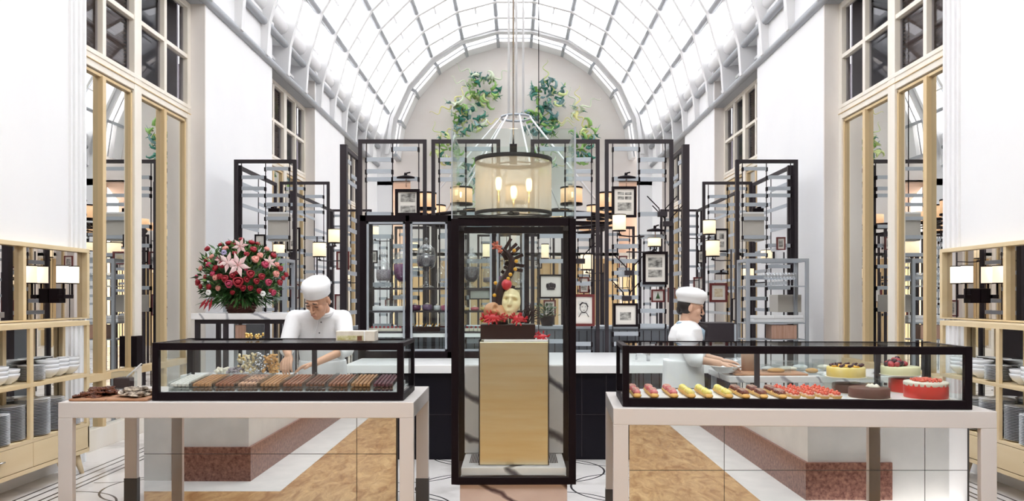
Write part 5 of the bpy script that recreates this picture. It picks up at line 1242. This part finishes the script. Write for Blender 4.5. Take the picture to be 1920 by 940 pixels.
vessel('mixing_bowl', X(1360, 6.42), 6.42, .9725, [(.06, 0), (.07, .004), (.12, .05), (.125, .055), (.118, .052), (.06, .012), (0, .010)], 'white', 'shallow white bowl on the cutting board', 'bowl')
M['bucket'] = mat('beige_tub', (0.55, 0.42, 0.33), .5)
vessel('tub', X(1402, 6.6), 6.6, .9725, [(.052, 0), (.056, .14), (.059, .145), (.053, .142), (.048, .01), (0, .01)], 'bucket', 'tall beige tub right of the white bowl', 'tub')
vessel('clear_bowl', X(1380, 6.82), 6.82, .956, [(.05, 0), (.09, .05), (.10, .10), (.097, .10), (.086, .05), (0, .008)], 'jar', 'clear glass mixing bowl behind the beige tub', 'bowl')
for i, (px, col, wd) in enumerate(((1455, 'pastry', .10), (1475, 'creamc', .12), (1500, 'napkin', .09), (1522, 'pastry', .07), (1440, 'porcelain', .08), (1545, 'creamc', .08))):
    Zk = 6.45 + (i % 3) * .17
    r = root('food_container', (X(px, Zk), Zk, .956), 'clear food container with %s, %s on the prep table' % (['golden pastry', 'pale cream', 'folded cloth', 'small pastry', 'white dish', 'cream dish'][i], ['beside the rear case post', 'behind the strawberry tarts', 'further right of the tarts', 'left of the yellow cake', 'right of the beige tub', 'behind the yellow cake'][i]), 'container')
    x = X(px, Zk); MB().use('acrylic').box(x - wd, x + wd, Zk - .07, Zk + .07, .957, 1.02 + (i % 2) * .03).build('tub', parent=r)
    MB().use(col).ell((x, Zk, .985), wd * .75, .05, .022).build('filling', parent=r)
worktable('work_table', X(372, 7.3), X(640, 6.9), 6.9, 7.15, .90, 'low white work table behind the chocolate case, sweet boxes on it', 'white')
M['mixsweet'] = mat('mixed_sweets', (0.65, 0.45, 0.15), .5, noise=(30, (0.80, 0.75, 0.60), 6, (1, 1, 1)))
for i, (px, w_, h_) in enumerate(((418, .06, .04), (442, .07, .05), (466, .085, .17), (490, .05, .18), (508, .06, .16))):
    x = X(px, 7.0); r = root('sweet_bag', (x, 7.0, .901), 'bag of %s sweets behind the chocolate case, %s' % (['pale', 'purple tinted', 'golden mixed', 'silver wrapped', 'amber'][i], ['nearest the grey leg', 'second along', 'under the flower stand edge', 'beside the golden bag', 'next to the man chef hands'][i]), 'sweets')
    k = MB().use(['creamc', 'sw1', 'mixsweet', 'steel', 'pastry'][i]); random.seed(60 + i)
    for j in range(int(40 + h_ * 300)): k.ell((x + random.uniform(-w_, w_), 7.0 + random.uniform(-.05, .05), .915 + random.uniform(0, h_)), .014, .012, .012, 6, 4)
    k.build('wrapped_sweets', parent=r)
# flower console
r = root('console_table', (X(440, 7.6), 7.6, 0), 'tall dark steel console with white marble top carrying the flower basket', 'table')
zt = H(588, 7.3)
MB().use('topmarble').box(X(358, 7.3), X(545, 7.3), 7.3, 7.95, zt - .058, zt).build('marble_top', parent=r, bevel=.003)
k = MB().use('dark')
xa, xb = X(365, 7.34), X(538, 7.34)
k.box(xa, xb, 7.34, 7.38, zt - .10, zt - .059); k.box(xa, xb, 7.86, 7.90, zt - .10, zt - .059); k.box(xa, xa + .04, 7.38, 7.86, zt - .10, zt - .059); k.box(xb - .04, xb, 7.38, 7.86, zt - .10, zt - .059)
k.build('frame', parent=r)
for x in (xa, X(418, 7.34), X(496, 7.34), xb - .04):
    MB().use('dark').box(x, x + .04, 7.34, 7.38, 0, zt - .10).build('leg', parent=r)
    if x in (xa, xb - .04): MB().use('dark').box(x, x + .04, 7.86, 7.90, 0, zt - .10).build('leg', parent=r)
MB().use('grey').box(X(460, 7.8), X(494, 7.8), 7.82, 7.85, .9, zt - .12).build('back_panel', parent=r)
for i, px in enumerate((468, 486)):
    x = X(px, 5.62); z = 1.292
    r = root('brass_ornament', (x, 5.62, z), 'small crumpled brass ornament on the chocolate case, %s' % ('nearer the flowers' if i == 0 else 'nearer the man chef'), 'ornament')
    k = MB().use('goldmetal'); random.seed(70 + i)
    for j in range(12): k.ell((x + random.uniform(-.025, .025), 5.62 + random.uniform(-.02, .02), z + .010 + random.uniform(0, .03)), .010, .008, .009, 7, 5)
    k.build('crumpled_brass', parent=r)

# ------------------------------------------------------------------ flower basket
fx, fy, fz = X(452, 7.55), 7.55, zt + .001
r = root('flower_basket', (fx, fy, fz), 'big bouquet of lilies and red roses in a wicker basket on the marble console', 'flowers')
M['wicker'] = mat('dark_red_wicker', (0.085, 0.025, 0.02), .6, noise=(40, (0.18, 0.06, 0.045), 2, (1, 1, 6)))
k = MB().use('wicker')
prof = [(.115, 0), (.125, .03), (.14, .07), (.15, .115), (.155, .14), (.145, .14), (.10, .06)]
k.lathe(prof, (fx, fy, fz), 36, sx=1.05, wob=lambda t: .015 * math.sin(36 * t / 2))
for zz, q in ((.02, .122), (.045, .132), (.07, .142), (.095, .148), (.12, .154)):
    k.tube([(fx + q * 1.06 * math.cos(a), fy + q * math.sin(a), fz + zz + .004 * math.sin(9 * a)) for a in [i * PI / 18 for i in range(37)]], .007, 5, cap=False)
k.build('wicker_basket', parent=r)
random.seed(17)
cx, cy, cz_ = fx, fy - .02, fz + .36
def surf(a, e, q=1.0): return Vector((cx + math.cos(a) * math.cos(e) * .385 * q, cy + math.sin(a) * math.cos(e) * .27 * q, cz_ + math.sin(e) * .30 * q))
k = MB()
for i in range(1500):
    a = random.uniform(0, 2 * PI); e = random.uniform(-.9, 1.5); q = random.uniform(.55, 1.02); p = surf(a, e, q); d = (p - Vector((cx, cy, fz + .15))).normalized() + Vector((random.uniform(-.7, .7), random.uniform(-.7, .7), random.uniform(-.6, .5)))
    k.use('leaf' if random.random() < .72 else 'leafl'); k.leaf(p, d, random.uniform(.05, .10), random.uniform(.018, .04), up=(random.uniform(-1, 1), random.uniform(-1, 1), .6))
for i in range(420):                                # drooping fern fringe
    a = random.uniform(-PI, 0) if random.random() < .7 else random.uniform(0, 2 * PI); p = Vector((cx + math.cos(a) * random.uniform(.1, .33), cy + math.sin(a) * random.uniform(.1, .2), fz + random.uniform(.10, .24))); k.use('leaf')
    d = Vector((math.cos(a), math.sin(a), random.uniform(-.8, .1))); k.leaf(p, d, random.uniform(.06, .13), .02)
k.use('leaf').ell((cx, cy, cz_ - .02), .30, .21, .22, 16, 10)
k.build('foliage', parent=r)
M['rosered'] = mat('crimson_rose', (0.30, 0.008, 0.02), .5); M['rosepink'] = mat('deep_pink_rose', (0.45, 0.04, 0.10), .5); M['roseorange'] = mat('peach_rose', (0.72, 0.30, 0.25), .5); M['lilyp'] = mat('pink_lily', (0.82, 0.50, 0.52), .5, noise=(12, (0.88, 0.72, 0.70), 3, (1, 1, 1))); M['wflower'] = mat('white_petal', (0.84, 0.84, 0.82), .6); M['lilac'] = mat('lilac_petal', (0.42, 0.38, 0.60), .6)
def rose(p, s_, m):
    k = MB().use(m); d = (p - Vector((cx, cy, cz_ - .1))).normalized(); R_ = d.to_track_quat('Z', 'Y').to_matrix()
    k.lathe([(.006, 0), (.022, .008), (.026, .022), (.020, .034), (.016, .030), (.018, .020), (.008, .014)], p, 10, R=R_ * s_ if False else R_ @ Matrix.Scale(s_, 3), wob=lambda t: .12 * math.sin(3 * t))
    k.lathe([(.010, .010), (.014, .025), (.010, .036), (0.001, .034)], p, 8, R=R_ @ Matrix.Scale(s_, 3), wob=lambda t: .15 * math.sin(2 * t + 1))
    k.build('rose', parent=r)
sp = [(380, 505, .7), (390, 490, .7), (392, 470, .8), (395, 500, .9), (407, 505, .8), (420, 500, 1.0), (424, 470, .8), (430, 460, .8), (438, 462, .6), (432, 533, 1.1), (447, 530, 1.4), (468, 516, 1.1), (477, 490, 1.0), (474, 472, .9), (471, 459, .8), (494, 499, 1.0), (488, 520, .9), (479, 528, .8), (514, 515, .9), (521, 530, .8), (522, 505, .8), (509, 548, .8), (533, 516, .7), (415, 520, .8), (408, 522, .8), (376, 530, .9), (380, 537, .7), (372, 520, .6), (452, 452, .6), (462, 525, .8), (498, 470, .7), (510, 482, .8), (425, 524, 1.0), (402, 515, .7), (445, 512, .7), (484, 545, .7), (516, 498, .7), (528, 522, .6), (388, 520, .6), (412, 488, .7), (440, 478, .6), (462, 480, .7), (486, 482, .8), (455, 540, .8), (437, 548, .6), (500, 530, .9), (468, 540, .7), (396, 538, .8), (412, 540, .7), (482, 460, .6), (415, 462, .6), (460, 505, .7), (437, 518, .8), (505, 545, .6), (400, 484, .7)]
for i, (px, py, s_) in enumerate(sp):
    u = (px - 451) / 82.; v = (522 - py) / 66.; v = max(-.95, min(.98, v)); dep = math.sqrt(max(0.02, 1 - min(.98, u * u + v * v)))
    Zq = fy - .02 - .27 * dep; p = P(px, py, Zq)
    rose(p, s_ * 1.35 + .1, 'rosered' if i % 3 else ('rosepink' if i % 2 else 'roseorange'))
def lily(px, py, s_, rot0):
    u = (px - 451) / 82.; v = (522 - py) / 66.; dep = math.sqrt(max(0.02, 1 - min(.98, u * u + v * v))); p = P(px, py, fy - .06 - .27 * dep); k = MB().use('lilyp')
    for i in range(6):
        a = rot0 + i * PI / 3; d = Vector((math.cos(a), -.35, math.sin(a))); k.leaf(p, d, .075 * s_, .032 * s_, up=(0, -1, 0), bend=.5)
    o = k.build('lily', parent=r)
    k = MB().use('roseorange')
    for i in range(5): a = i * 1.26; k.tube([p, p + Vector((math.cos(a) * .012, -.04, math.sin(a) * .012))], .002, 5)
    k.build('stamen', parent=o)
lily(428, 492, 1.35, .3); lily(447, 497, 1.6, .8); lily(451, 462, 1.1, .2); lily(506, 492, .9, .5); lily(414, 488, .8, 1.0)
for (px, py, m_) in ((493, 551, 'wflower'), (391, 549, 'wflower'), (420, 474, 'lilac')):
    u = (px - 451) / 82.; p = P(px, py, fy - .25); k = MB().use(m_)
    for j in range(16): a = j * 2.4; k.ell(p + Vector((math.cos(a) * .016, -.004 * (j % 3), math.sin(a) * .016)), .012, .006, .012, 7, 5)
    k.build('small_blossom', parent=r)
k = MB().use('rosered')
for j in range(3): k.leaf(P(398 - j * 5, 560, 7.3), (-.3 - j * .25, -.1, -1), .13, .03, up=(0, -1, 0))
k.build('ribbon', parent=r)

# ------------------------------------------------------------------ plants in the distance
def plant(px, py, Z_, s_, label):
    x, z = X(px, Z_), H(py, Z_); r = root('potted_plant', (x, Z_, z), label, 'plant')
    k = MB().use('leaf'); 
    for i in range(110):
        a = random.uniform(0, 2 * PI); q = random.random(); k.leaf((x + math.cos(a) * .14 * s_ * q, Z_ + math.sin(a) * .1 * s_ * q, z + .10 + .16 * s_ * random.random()), (math.cos(a), math.sin(a), random.uniform(0, 1)), .08 * s_, .03 * s_)
    k.build('leaves', parent=r)
    MB().use('dark').lathe([(.07 * s_, 0), (.10 * s_, .12), (.09 * s_, .12), (0, .11)], (x, Z_, z), 16).build('pot', parent=r)
plant(1026, 611, 9.75, 1.0, 'dark leafed potted plant on the grey cupboard seen through the vitrine')
# ------------------------------------------------------------------ the two chefs
def remeshed(name, b, m, parent, vox, smooth=4, label=None):
    o = b.build(name, m, parent)
    md = o.modifiers.new('r', 'REMESH'); md.mode = 'VOXEL'; md.voxel_size = vox; md.use_smooth_shade = True
    sm = o.modifiers.new('s', 'SMOOTH'); sm.factor = .5; sm.iterations = smooth
    dg = bpy.context.evaluated_depsgraph_get(); me = bpy.data.meshes.new_from_object(o.evaluated_get(dg)); o.modifiers.clear()
    o.data = me; me.materials.clear(); me.materials.append(M[m])
    for p in me.polygons: p.use_smooth = True
    if label: o['label'] = label
    return o
def limb(b, pts, rs, n=14):
    b.tube(pts, rs, n)
    for p, q in zip(pts, rs): b.ell(p, q * .99, q * .99, q * .99, 12, 8)
def head(b, c, R, s):
    """head of height .24*s; local -Y is the face direction, +Z up"""
    def E(p, r): b.ell(c + R @ (Vector(p) * s), r[0] * s, r[1] * s, r[2] * s, 16, 12, R=R)
    E((0, .012, .03), (.077, .094, .088)); E((0, -.022, -.035), (.060, .062, .078)); E((0, -.058, -.100), (.030, .028, .022)); E((0, -.034, -.080), (.052, .054, .036)); E((0, -.060, -.066), (.036, .030, .030))
    E((0, -.078, .030), (.052, .014, .012))                         # brow
    for x in (-1, 1): E((x * .036, -.056, -.022), (.028, .022, .028)); E((x * .078, .012, -.008), (.009, .018, .030)); E((x * .010, -.094, -.035), (.007, .009, .006))
    b.tube([c + R @ (Vector(p) * s) for p in ((0, -.080, .022), (0, -.092, .0), (0, -.106, -.028), (0, -.098, -.040))], [.007 * s, .008 * s, .0105 * s, .008 * s], 10)
    E((0, -.090, -.062), (.022, .010, .006)); E((0, -.088, -.073), (.019, .011, .007))
def hand(b, wrist, d, palmn, s, curl=.5, side=1):
    """palm and five separate bent fingers"""
    d = Vector(d).normalized(); nn = Vector(palmn).normalized(); nn = (nn - d * nn.dot(d)).normalized(); a = d.cross(nn)
    w = Vector(wrist); pc = w + d * .045 * s
    for k in range(4):
        o = a * (-.030 + .020 * k) * s; b.tube([w + d * .005 * s + o * .6, w + d * .045 * s + o, w + d * .085 * s + o], [.014 * s, .0135 * s, .0105 * s], 8)
    L = (.066, .078, .073, .058)
    for k in range(4):
        o = a * (-.033 + .022 * k) * s; p = w + d * .085 * s + o; q = [p]; dd = d.copy(); dr = [.0098, .0092, .0082, .0066]
        for j, fr in enumerate((.42, .32, .26)):
            dd = (dd + nn * curl * (.45 + .2 * j)).normalized(); q.append(q[-1] + dd * L[k] * fr * s)
        b.tube(q, [x * s for x in dr], 8); b.ell(q[-1], .0066 * s, .0066 * s, .0066 * s, 8, 6)
    t0 = w + d * .022 * s + a * side * -.030 * s; t1 = t0 + (d * .6 - a * side * .75 + nn * .25).normalized() * .035 * s; t2 = t1 + (d * .9 - a * side * .25 + nn * .35).normalized() * .03 * s; t3 = t2 + (d + nn * .3).normalized() * .022 * s
    b.tube([t0, t1, t2, t3], [.015 * s, .0125 * s, .0105 * s, .0075 * s], 8)
def torso(b, levels, n=28):
    """levels: (centre, half width, half depth, rotation z)"""
    b0 = len(b.v); b.smooth = True
    for (c, w, d, rz) in levels:
        for k in range(n):
            t = 2 * PI * k / n; x, y = math.cos(t) * w, math.sin(t) * d
            x = math.copysign(abs(math.cos(t)) ** .85, math.cos(t)) * w; y = math.copysign(abs(math.sin(t)) ** .9, math.sin(t)) * d
            b.v.append(Vector((c[0] + x * math.cos(rz) - y * math.sin(rz), c[1] + x * math.sin(rz) + y * math.cos(rz), c[2])))
    for i in range(len(levels) - 1):
        for k in range(n): k2 = (k + 1) % n; b.face([b0 + i * n + k, b0 + i * n + k2, b0 + (i + 1) * n + k2, b0 + (i + 1) * n + k])
    b.face([b0 + k for k in range(n)][::-1]); b.face([b0 + (len(levels) - 1) * n + k for k in range(n)])
    b.smooth = False
M['bluescarf'] = mat('pale_blue_neckerchief', (0.30, 0.42, 0.52), .8); M['trouser'] = mat('dark_trousers', (0.03, 0.03, 0.035), .8); M['shoe'] = mat('black_shoe', (0.01, 0.01, 0.01), .4)
M['eye'] = mat('closed_eye_lash', (0.02, 0.012, 0.01), .4)

def chef(nm_label, head_c, headR, hs, neck, lev, legs, arms, hat, skin, jacket_extra, scarf=None, apron=None, collar=True):
    r = root('person', (lev[0][0][0], lev[0][0][1], 0), nm_label, 'person')
    # body: one continuous surface
    b = MB(); head(b, head_c, headR, hs)
    limb(b, [neck, (neck + head_c) / 2 + Vector((0, .0, 0)) + headR @ Vector((0, .018, 0)), head_c + headR @ Vector((0, .028, -.03))], [.060, .048, .048])
    torso(b, [(c, w * .9, d * .9, rz) for c, w, d, rz in lev])
    for hip, knee, ank, toe in legs: limb(b, [hip, knee, ank], [.088, .060, .040]); limb(b, [ank, toe], [.040, .032])
    for sh, el, wr, fd, pn, side in arms:
        limb(b, [sh, el, wr], [.052, .042, .027]); hand(b, wr, fd, pn, 1.12, .55, side)
    remeshed('body', b, skin, r, .0042, 3)
    # jacket
    b = MB(); torso(b, [(c, w, d, rz) for c, w, d, rz in lev])
    for sh, el, wr, fd, pn, side in arms:
        cut = el.lerp(wr, jacket_extra); mid = sh.lerp(el, .5)
        limb(b, [sh, mid, el], [.078, .072, .064]); b.tube([el, cut], [.064, .056], 16); b.tube([cut - (cut - el).normalized() * .03, cut], [.061, .060], 16)
        limb(b, [lev[-2][0].lerp(sh, .25) + Vector((0, 0, -.05)), sh], [.08, .076])
    jk = remeshed('chef_jacket', b, 'cloth', r, .009, 7)
    c2 = MB()
    if collar:
        for i in (0, 1):
            q = .070 + i * .006; c2.tube([neck + Vector((math.cos(a) * q, math.sin(a) * q * .95 - .012, -.012 + i * .014 + .028 * math.sin(a))) for a in [k * PI / 12 for k in range(25)]], .012, 8, cap=False)
        c2.build('collar', 'cloth', r)
    # legs in trousers, shoes
    b = MB()
    for hip, knee, ank, toe in legs: limb(b, [hip, knee, ank + Vector((0, 0, .02))], [.105, .082, .066])
    remeshed('trousers', b, 'trouser', r, .012, 3)
    for hip, knee, ank, toe in legs: MB().use('shoe').ell((ank + toe) / 2 + Vector((0, 0, -.012)), .05, .12, .045).build('shoe', parent=r)
    return r

def V(x, y, z): return Vector((x, y, z))
# man: bending over the left counter, face down towards his hands
ms = 1.12
hc = P(596, 563, 6.33)
hR = Euler((.62, .10, -.28)).to_matrix()
nk = P(607, 585, 6.47) + V(0, 0, 0)
cxm = X(600, 6.55)
lev = [(V(cxm, 6.66, .90), .19, .14, 0), (V(cxm, 6.64, 1.02), .185, .13, 0), (V(cxm, 6.62, 1.18), .20, .135, 0), (V(cxm + .0, 6.58, 1.32), .225, .135, 0), (V(cxm + .0, 6.54, 1.42), .225, .12, 0), (V(cxm + .01, 6.52, 1.475), .15, .095, 0), (V(cxm + .03, 6.50, 1.51), .075, .07, 0)]
sL, sR = P(553, 598, 6.50), P(643, 598, 6.52)
eL, eR = P(537, 652, 6.38), P(650, 655, 6.36)
wL, wR = P(541, 668, 6.10), P(590, 682, 6.12)
man = chef('man chef in white jacket and cap bending over the chocolate case, working with both hands', hc, hR, ms * 1.05, nk, lev,
    [(V(cxm - .10, 6.66, .88), V(cxm - .11, 6.60, .48), V(cxm - .11, 6.66, .09), V(cxm - .13, 6.52, .035)), (V(cxm + .10, 6.66, .88), V(cxm + .11, 6.60, .48), V(cxm + .11, 6.66, .09), V(cxm + .13, 6.52, .035))],
    [(sL, eL, wL, (.05, -.55, -.55), (.2, -.4, -.9), 1), (sR, eR, wR, (-.75, -.35, -.2), (-.1, -.3, -1), -1)], None, 'skin', .28, None)
def hatmesh(c, R, s, r, w=.098, h=.085, dome=.05, tilt=0, dome_r=.5):
    b = MB(); prof = [(.090, 0), (.094, .005), (.097, .035), (w + .006, .06), (w + .006, h), (w - .006, h + dome * .5), (w * dome_r, h + dome * .95), (0.001, h + dome)]
    b.lathe([(a * s, q * s) for a, q in prof], c, 28, sx=.96, sy=1.14, R=R)
    return b.build('chef_cap', 'cloth', r)
hatmesh(hc + hR @ (V(0, .012, .038) * 1.15), Euler((.42, .06, -.28)).to_matrix(), 1.13, man, dome=.05)
b = MB(); b.ell(hc + hR @ (V(0, .028, .030) * 1.15), .090, .098, .072, 18, 12, R=hR)
b.build('hair', 'hair', man)
def face_bits(r, c, R, s, m='lips'):
    for x in (-1, 1):
        e = MB().use('eye'); e.tube([c + R @ (V(x * q, -.0865 + abs(q - .034) * .28, .006 - abs(q - .034) * .10) * s) for q in (.020, .027, .034, .041, .048)], .0028 * s, 6); e.build('eye_lashes', parent=r)
        e = MB().use('hair'); e.tube([c + R @ (V(x * q, -.093 + abs(q - .03) * .35, .036 - (q - .016) * .06) * s) for q in (.016, .026, .036, .050)], [.003 * s, .0042 * s, .0038 * s, .0018 * s], 6); e.build('eyebrow', parent=r)
    e = MB().use('lips').ell(c + R @ (V(0, -.0945, -.0665) * s), .0200 * s, .0050 * s, .0060 * s, 12, 8, R=R); e.build('lips', parent=r)
face_bits(man, hc, hR, ms * 1.05)
b = MB().use('cloth')
lp = [lev[5][0] + V(.02, -.09, .0), lev[4][0] + V(.01, -.125, -.03), lev[3][0] + V(-.02, -.14, -.03), lev[2][0] + V(-.05, -.14, -.06)]
b.tube(lp, [.012, .008, .007, .006], 6)
b.build('jacket_placket', parent=man)
bb = MB().use('dark')
for i in range(4):
    q = lp[1].lerp(lp[3], i / 3) + V(.035, -.006, 0); bb.ell(q, .006, .004, .006, 8, 6)
bb.build('button', parent=man)
# apron at the waist
b = MB(); torso(b, [(V(cxm, 6.645, z), .20 + (1.1 - z) * .04, .145, 0) for z in (.62, .80, .95, 1.06)])
remeshed('apron', b, 'cloth', man, .010, 2)

# woman: in profile facing right, reaching over the prep table
hs2 = 1.06
hc2 = P(1296, 577, 6.62)
hR2 = Euler((.22, 0, PI / 2 - .12)).to_matrix()
nk2 = P(1286, 612, 6.64)
cw = X(1288, 6.65)
lev2 = [(V(cw - .03, 6.66, .90), .15, .17, 0), (V(cw - .03, 6.66, 1.02), .125, .16, 0), (V(cw - .02, 6.66, 1.14), .125, .16, 0), (V(cw - .01, 6.66, 1.25), .145, .175, 0), (V(cw - .005, 6.66, 1.33), .125, .18, 0), (V(cw, 6.655, 1.375), .085, .12, 0), (V(cw + .0, 6.65, 1.40), .062, .065, 0)]
sA, sB = P(1286, 632, 6.50), P(1290, 632, 6.82)
eA, eB = P(1300, 674, 6.44), P(1312, 668, 6.80)
wA, wB = P(1350, 682, 6.40), P(1352, 676, 6.62)
woman = chef('woman chef in white jacket and cap seen in profile, reaching over the prep table', hc2, hR2, hs2, nk2, lev2,
    [(V(cw - .03, 6.58, .88), V(cw - .01, 6.57, .48), V(cw - .04, 6.57, .09), V(cw + .09, 6.57, .035)), (V(cw - .03, 6.75, .88), V(cw - .0, 6.76, .48), V(cw - .04, 6.76, .09), V(cw + .09, 6.76, .035))],
    [(sA, eA, wA, (1, 0, -.12), (0, 0, -1), 1), (sB, eB, wB, (1, -.15, -.12), (0, 0, -1), -1)], None, 'skinp', .35, None)
b = MB(); Rh = Euler((.05, .0, PI / 2 - .12)).to_matrix() @ Euler((.10, 0, 0)).to_matrix()
b.lathe([(q * 1.12, z * 1.12) for q, z in ((.086, -.006), (.091, .004), (.094, .020), (.104, .034), (.110, .050), (.109, .068), (.098, .088), (.072, .105), (.036, .115), (.0001, .118))], hc2 + hR2 @ (V(0, .016, .040) * hs2), 32, sx=.94, sy=1.10, R=Rh); b.build('chef_cap', 'cloth', woman)
b = MB(); b.ell(hc2 + hR2 @ (V(0, .034, .018) * hs2), .084, .088, .092, 18, 12, R=hR2); b.ell(hc2 + hR2 @ V(0, .085, -.03), .045, .035, .05, 14, 10, R=hR2)
b.build('hair', 'hair', woman)
face_bits(woman, hc2, hR2, hs2)
b = MB(); b.tube([nk2 + V(math.cos(a) * .080 + .016, math.sin(a) * .078, .008 - .016 * math.cos(a)) for a in [k * PI / 12 for k in range(25)]], .018, 8, cap=False); b.tube([nk2 + V(.09, -.02, -.01), nk2 + V(.125, -.03, -.05), nk2 + V(.135, -.04, -.12)], [.024, .036, .014], 8)
b.build('neckerchief', 'bluescarf', woman)
b = MB(); torso(b, [(V(cw - .03, 6.66, z), (.165 + (1.1 - z) * .05), .19, 0) for z in (.50, .70, .95, 1.06)])
remeshed('apron', b, 'cloth', woman, .010, 2)
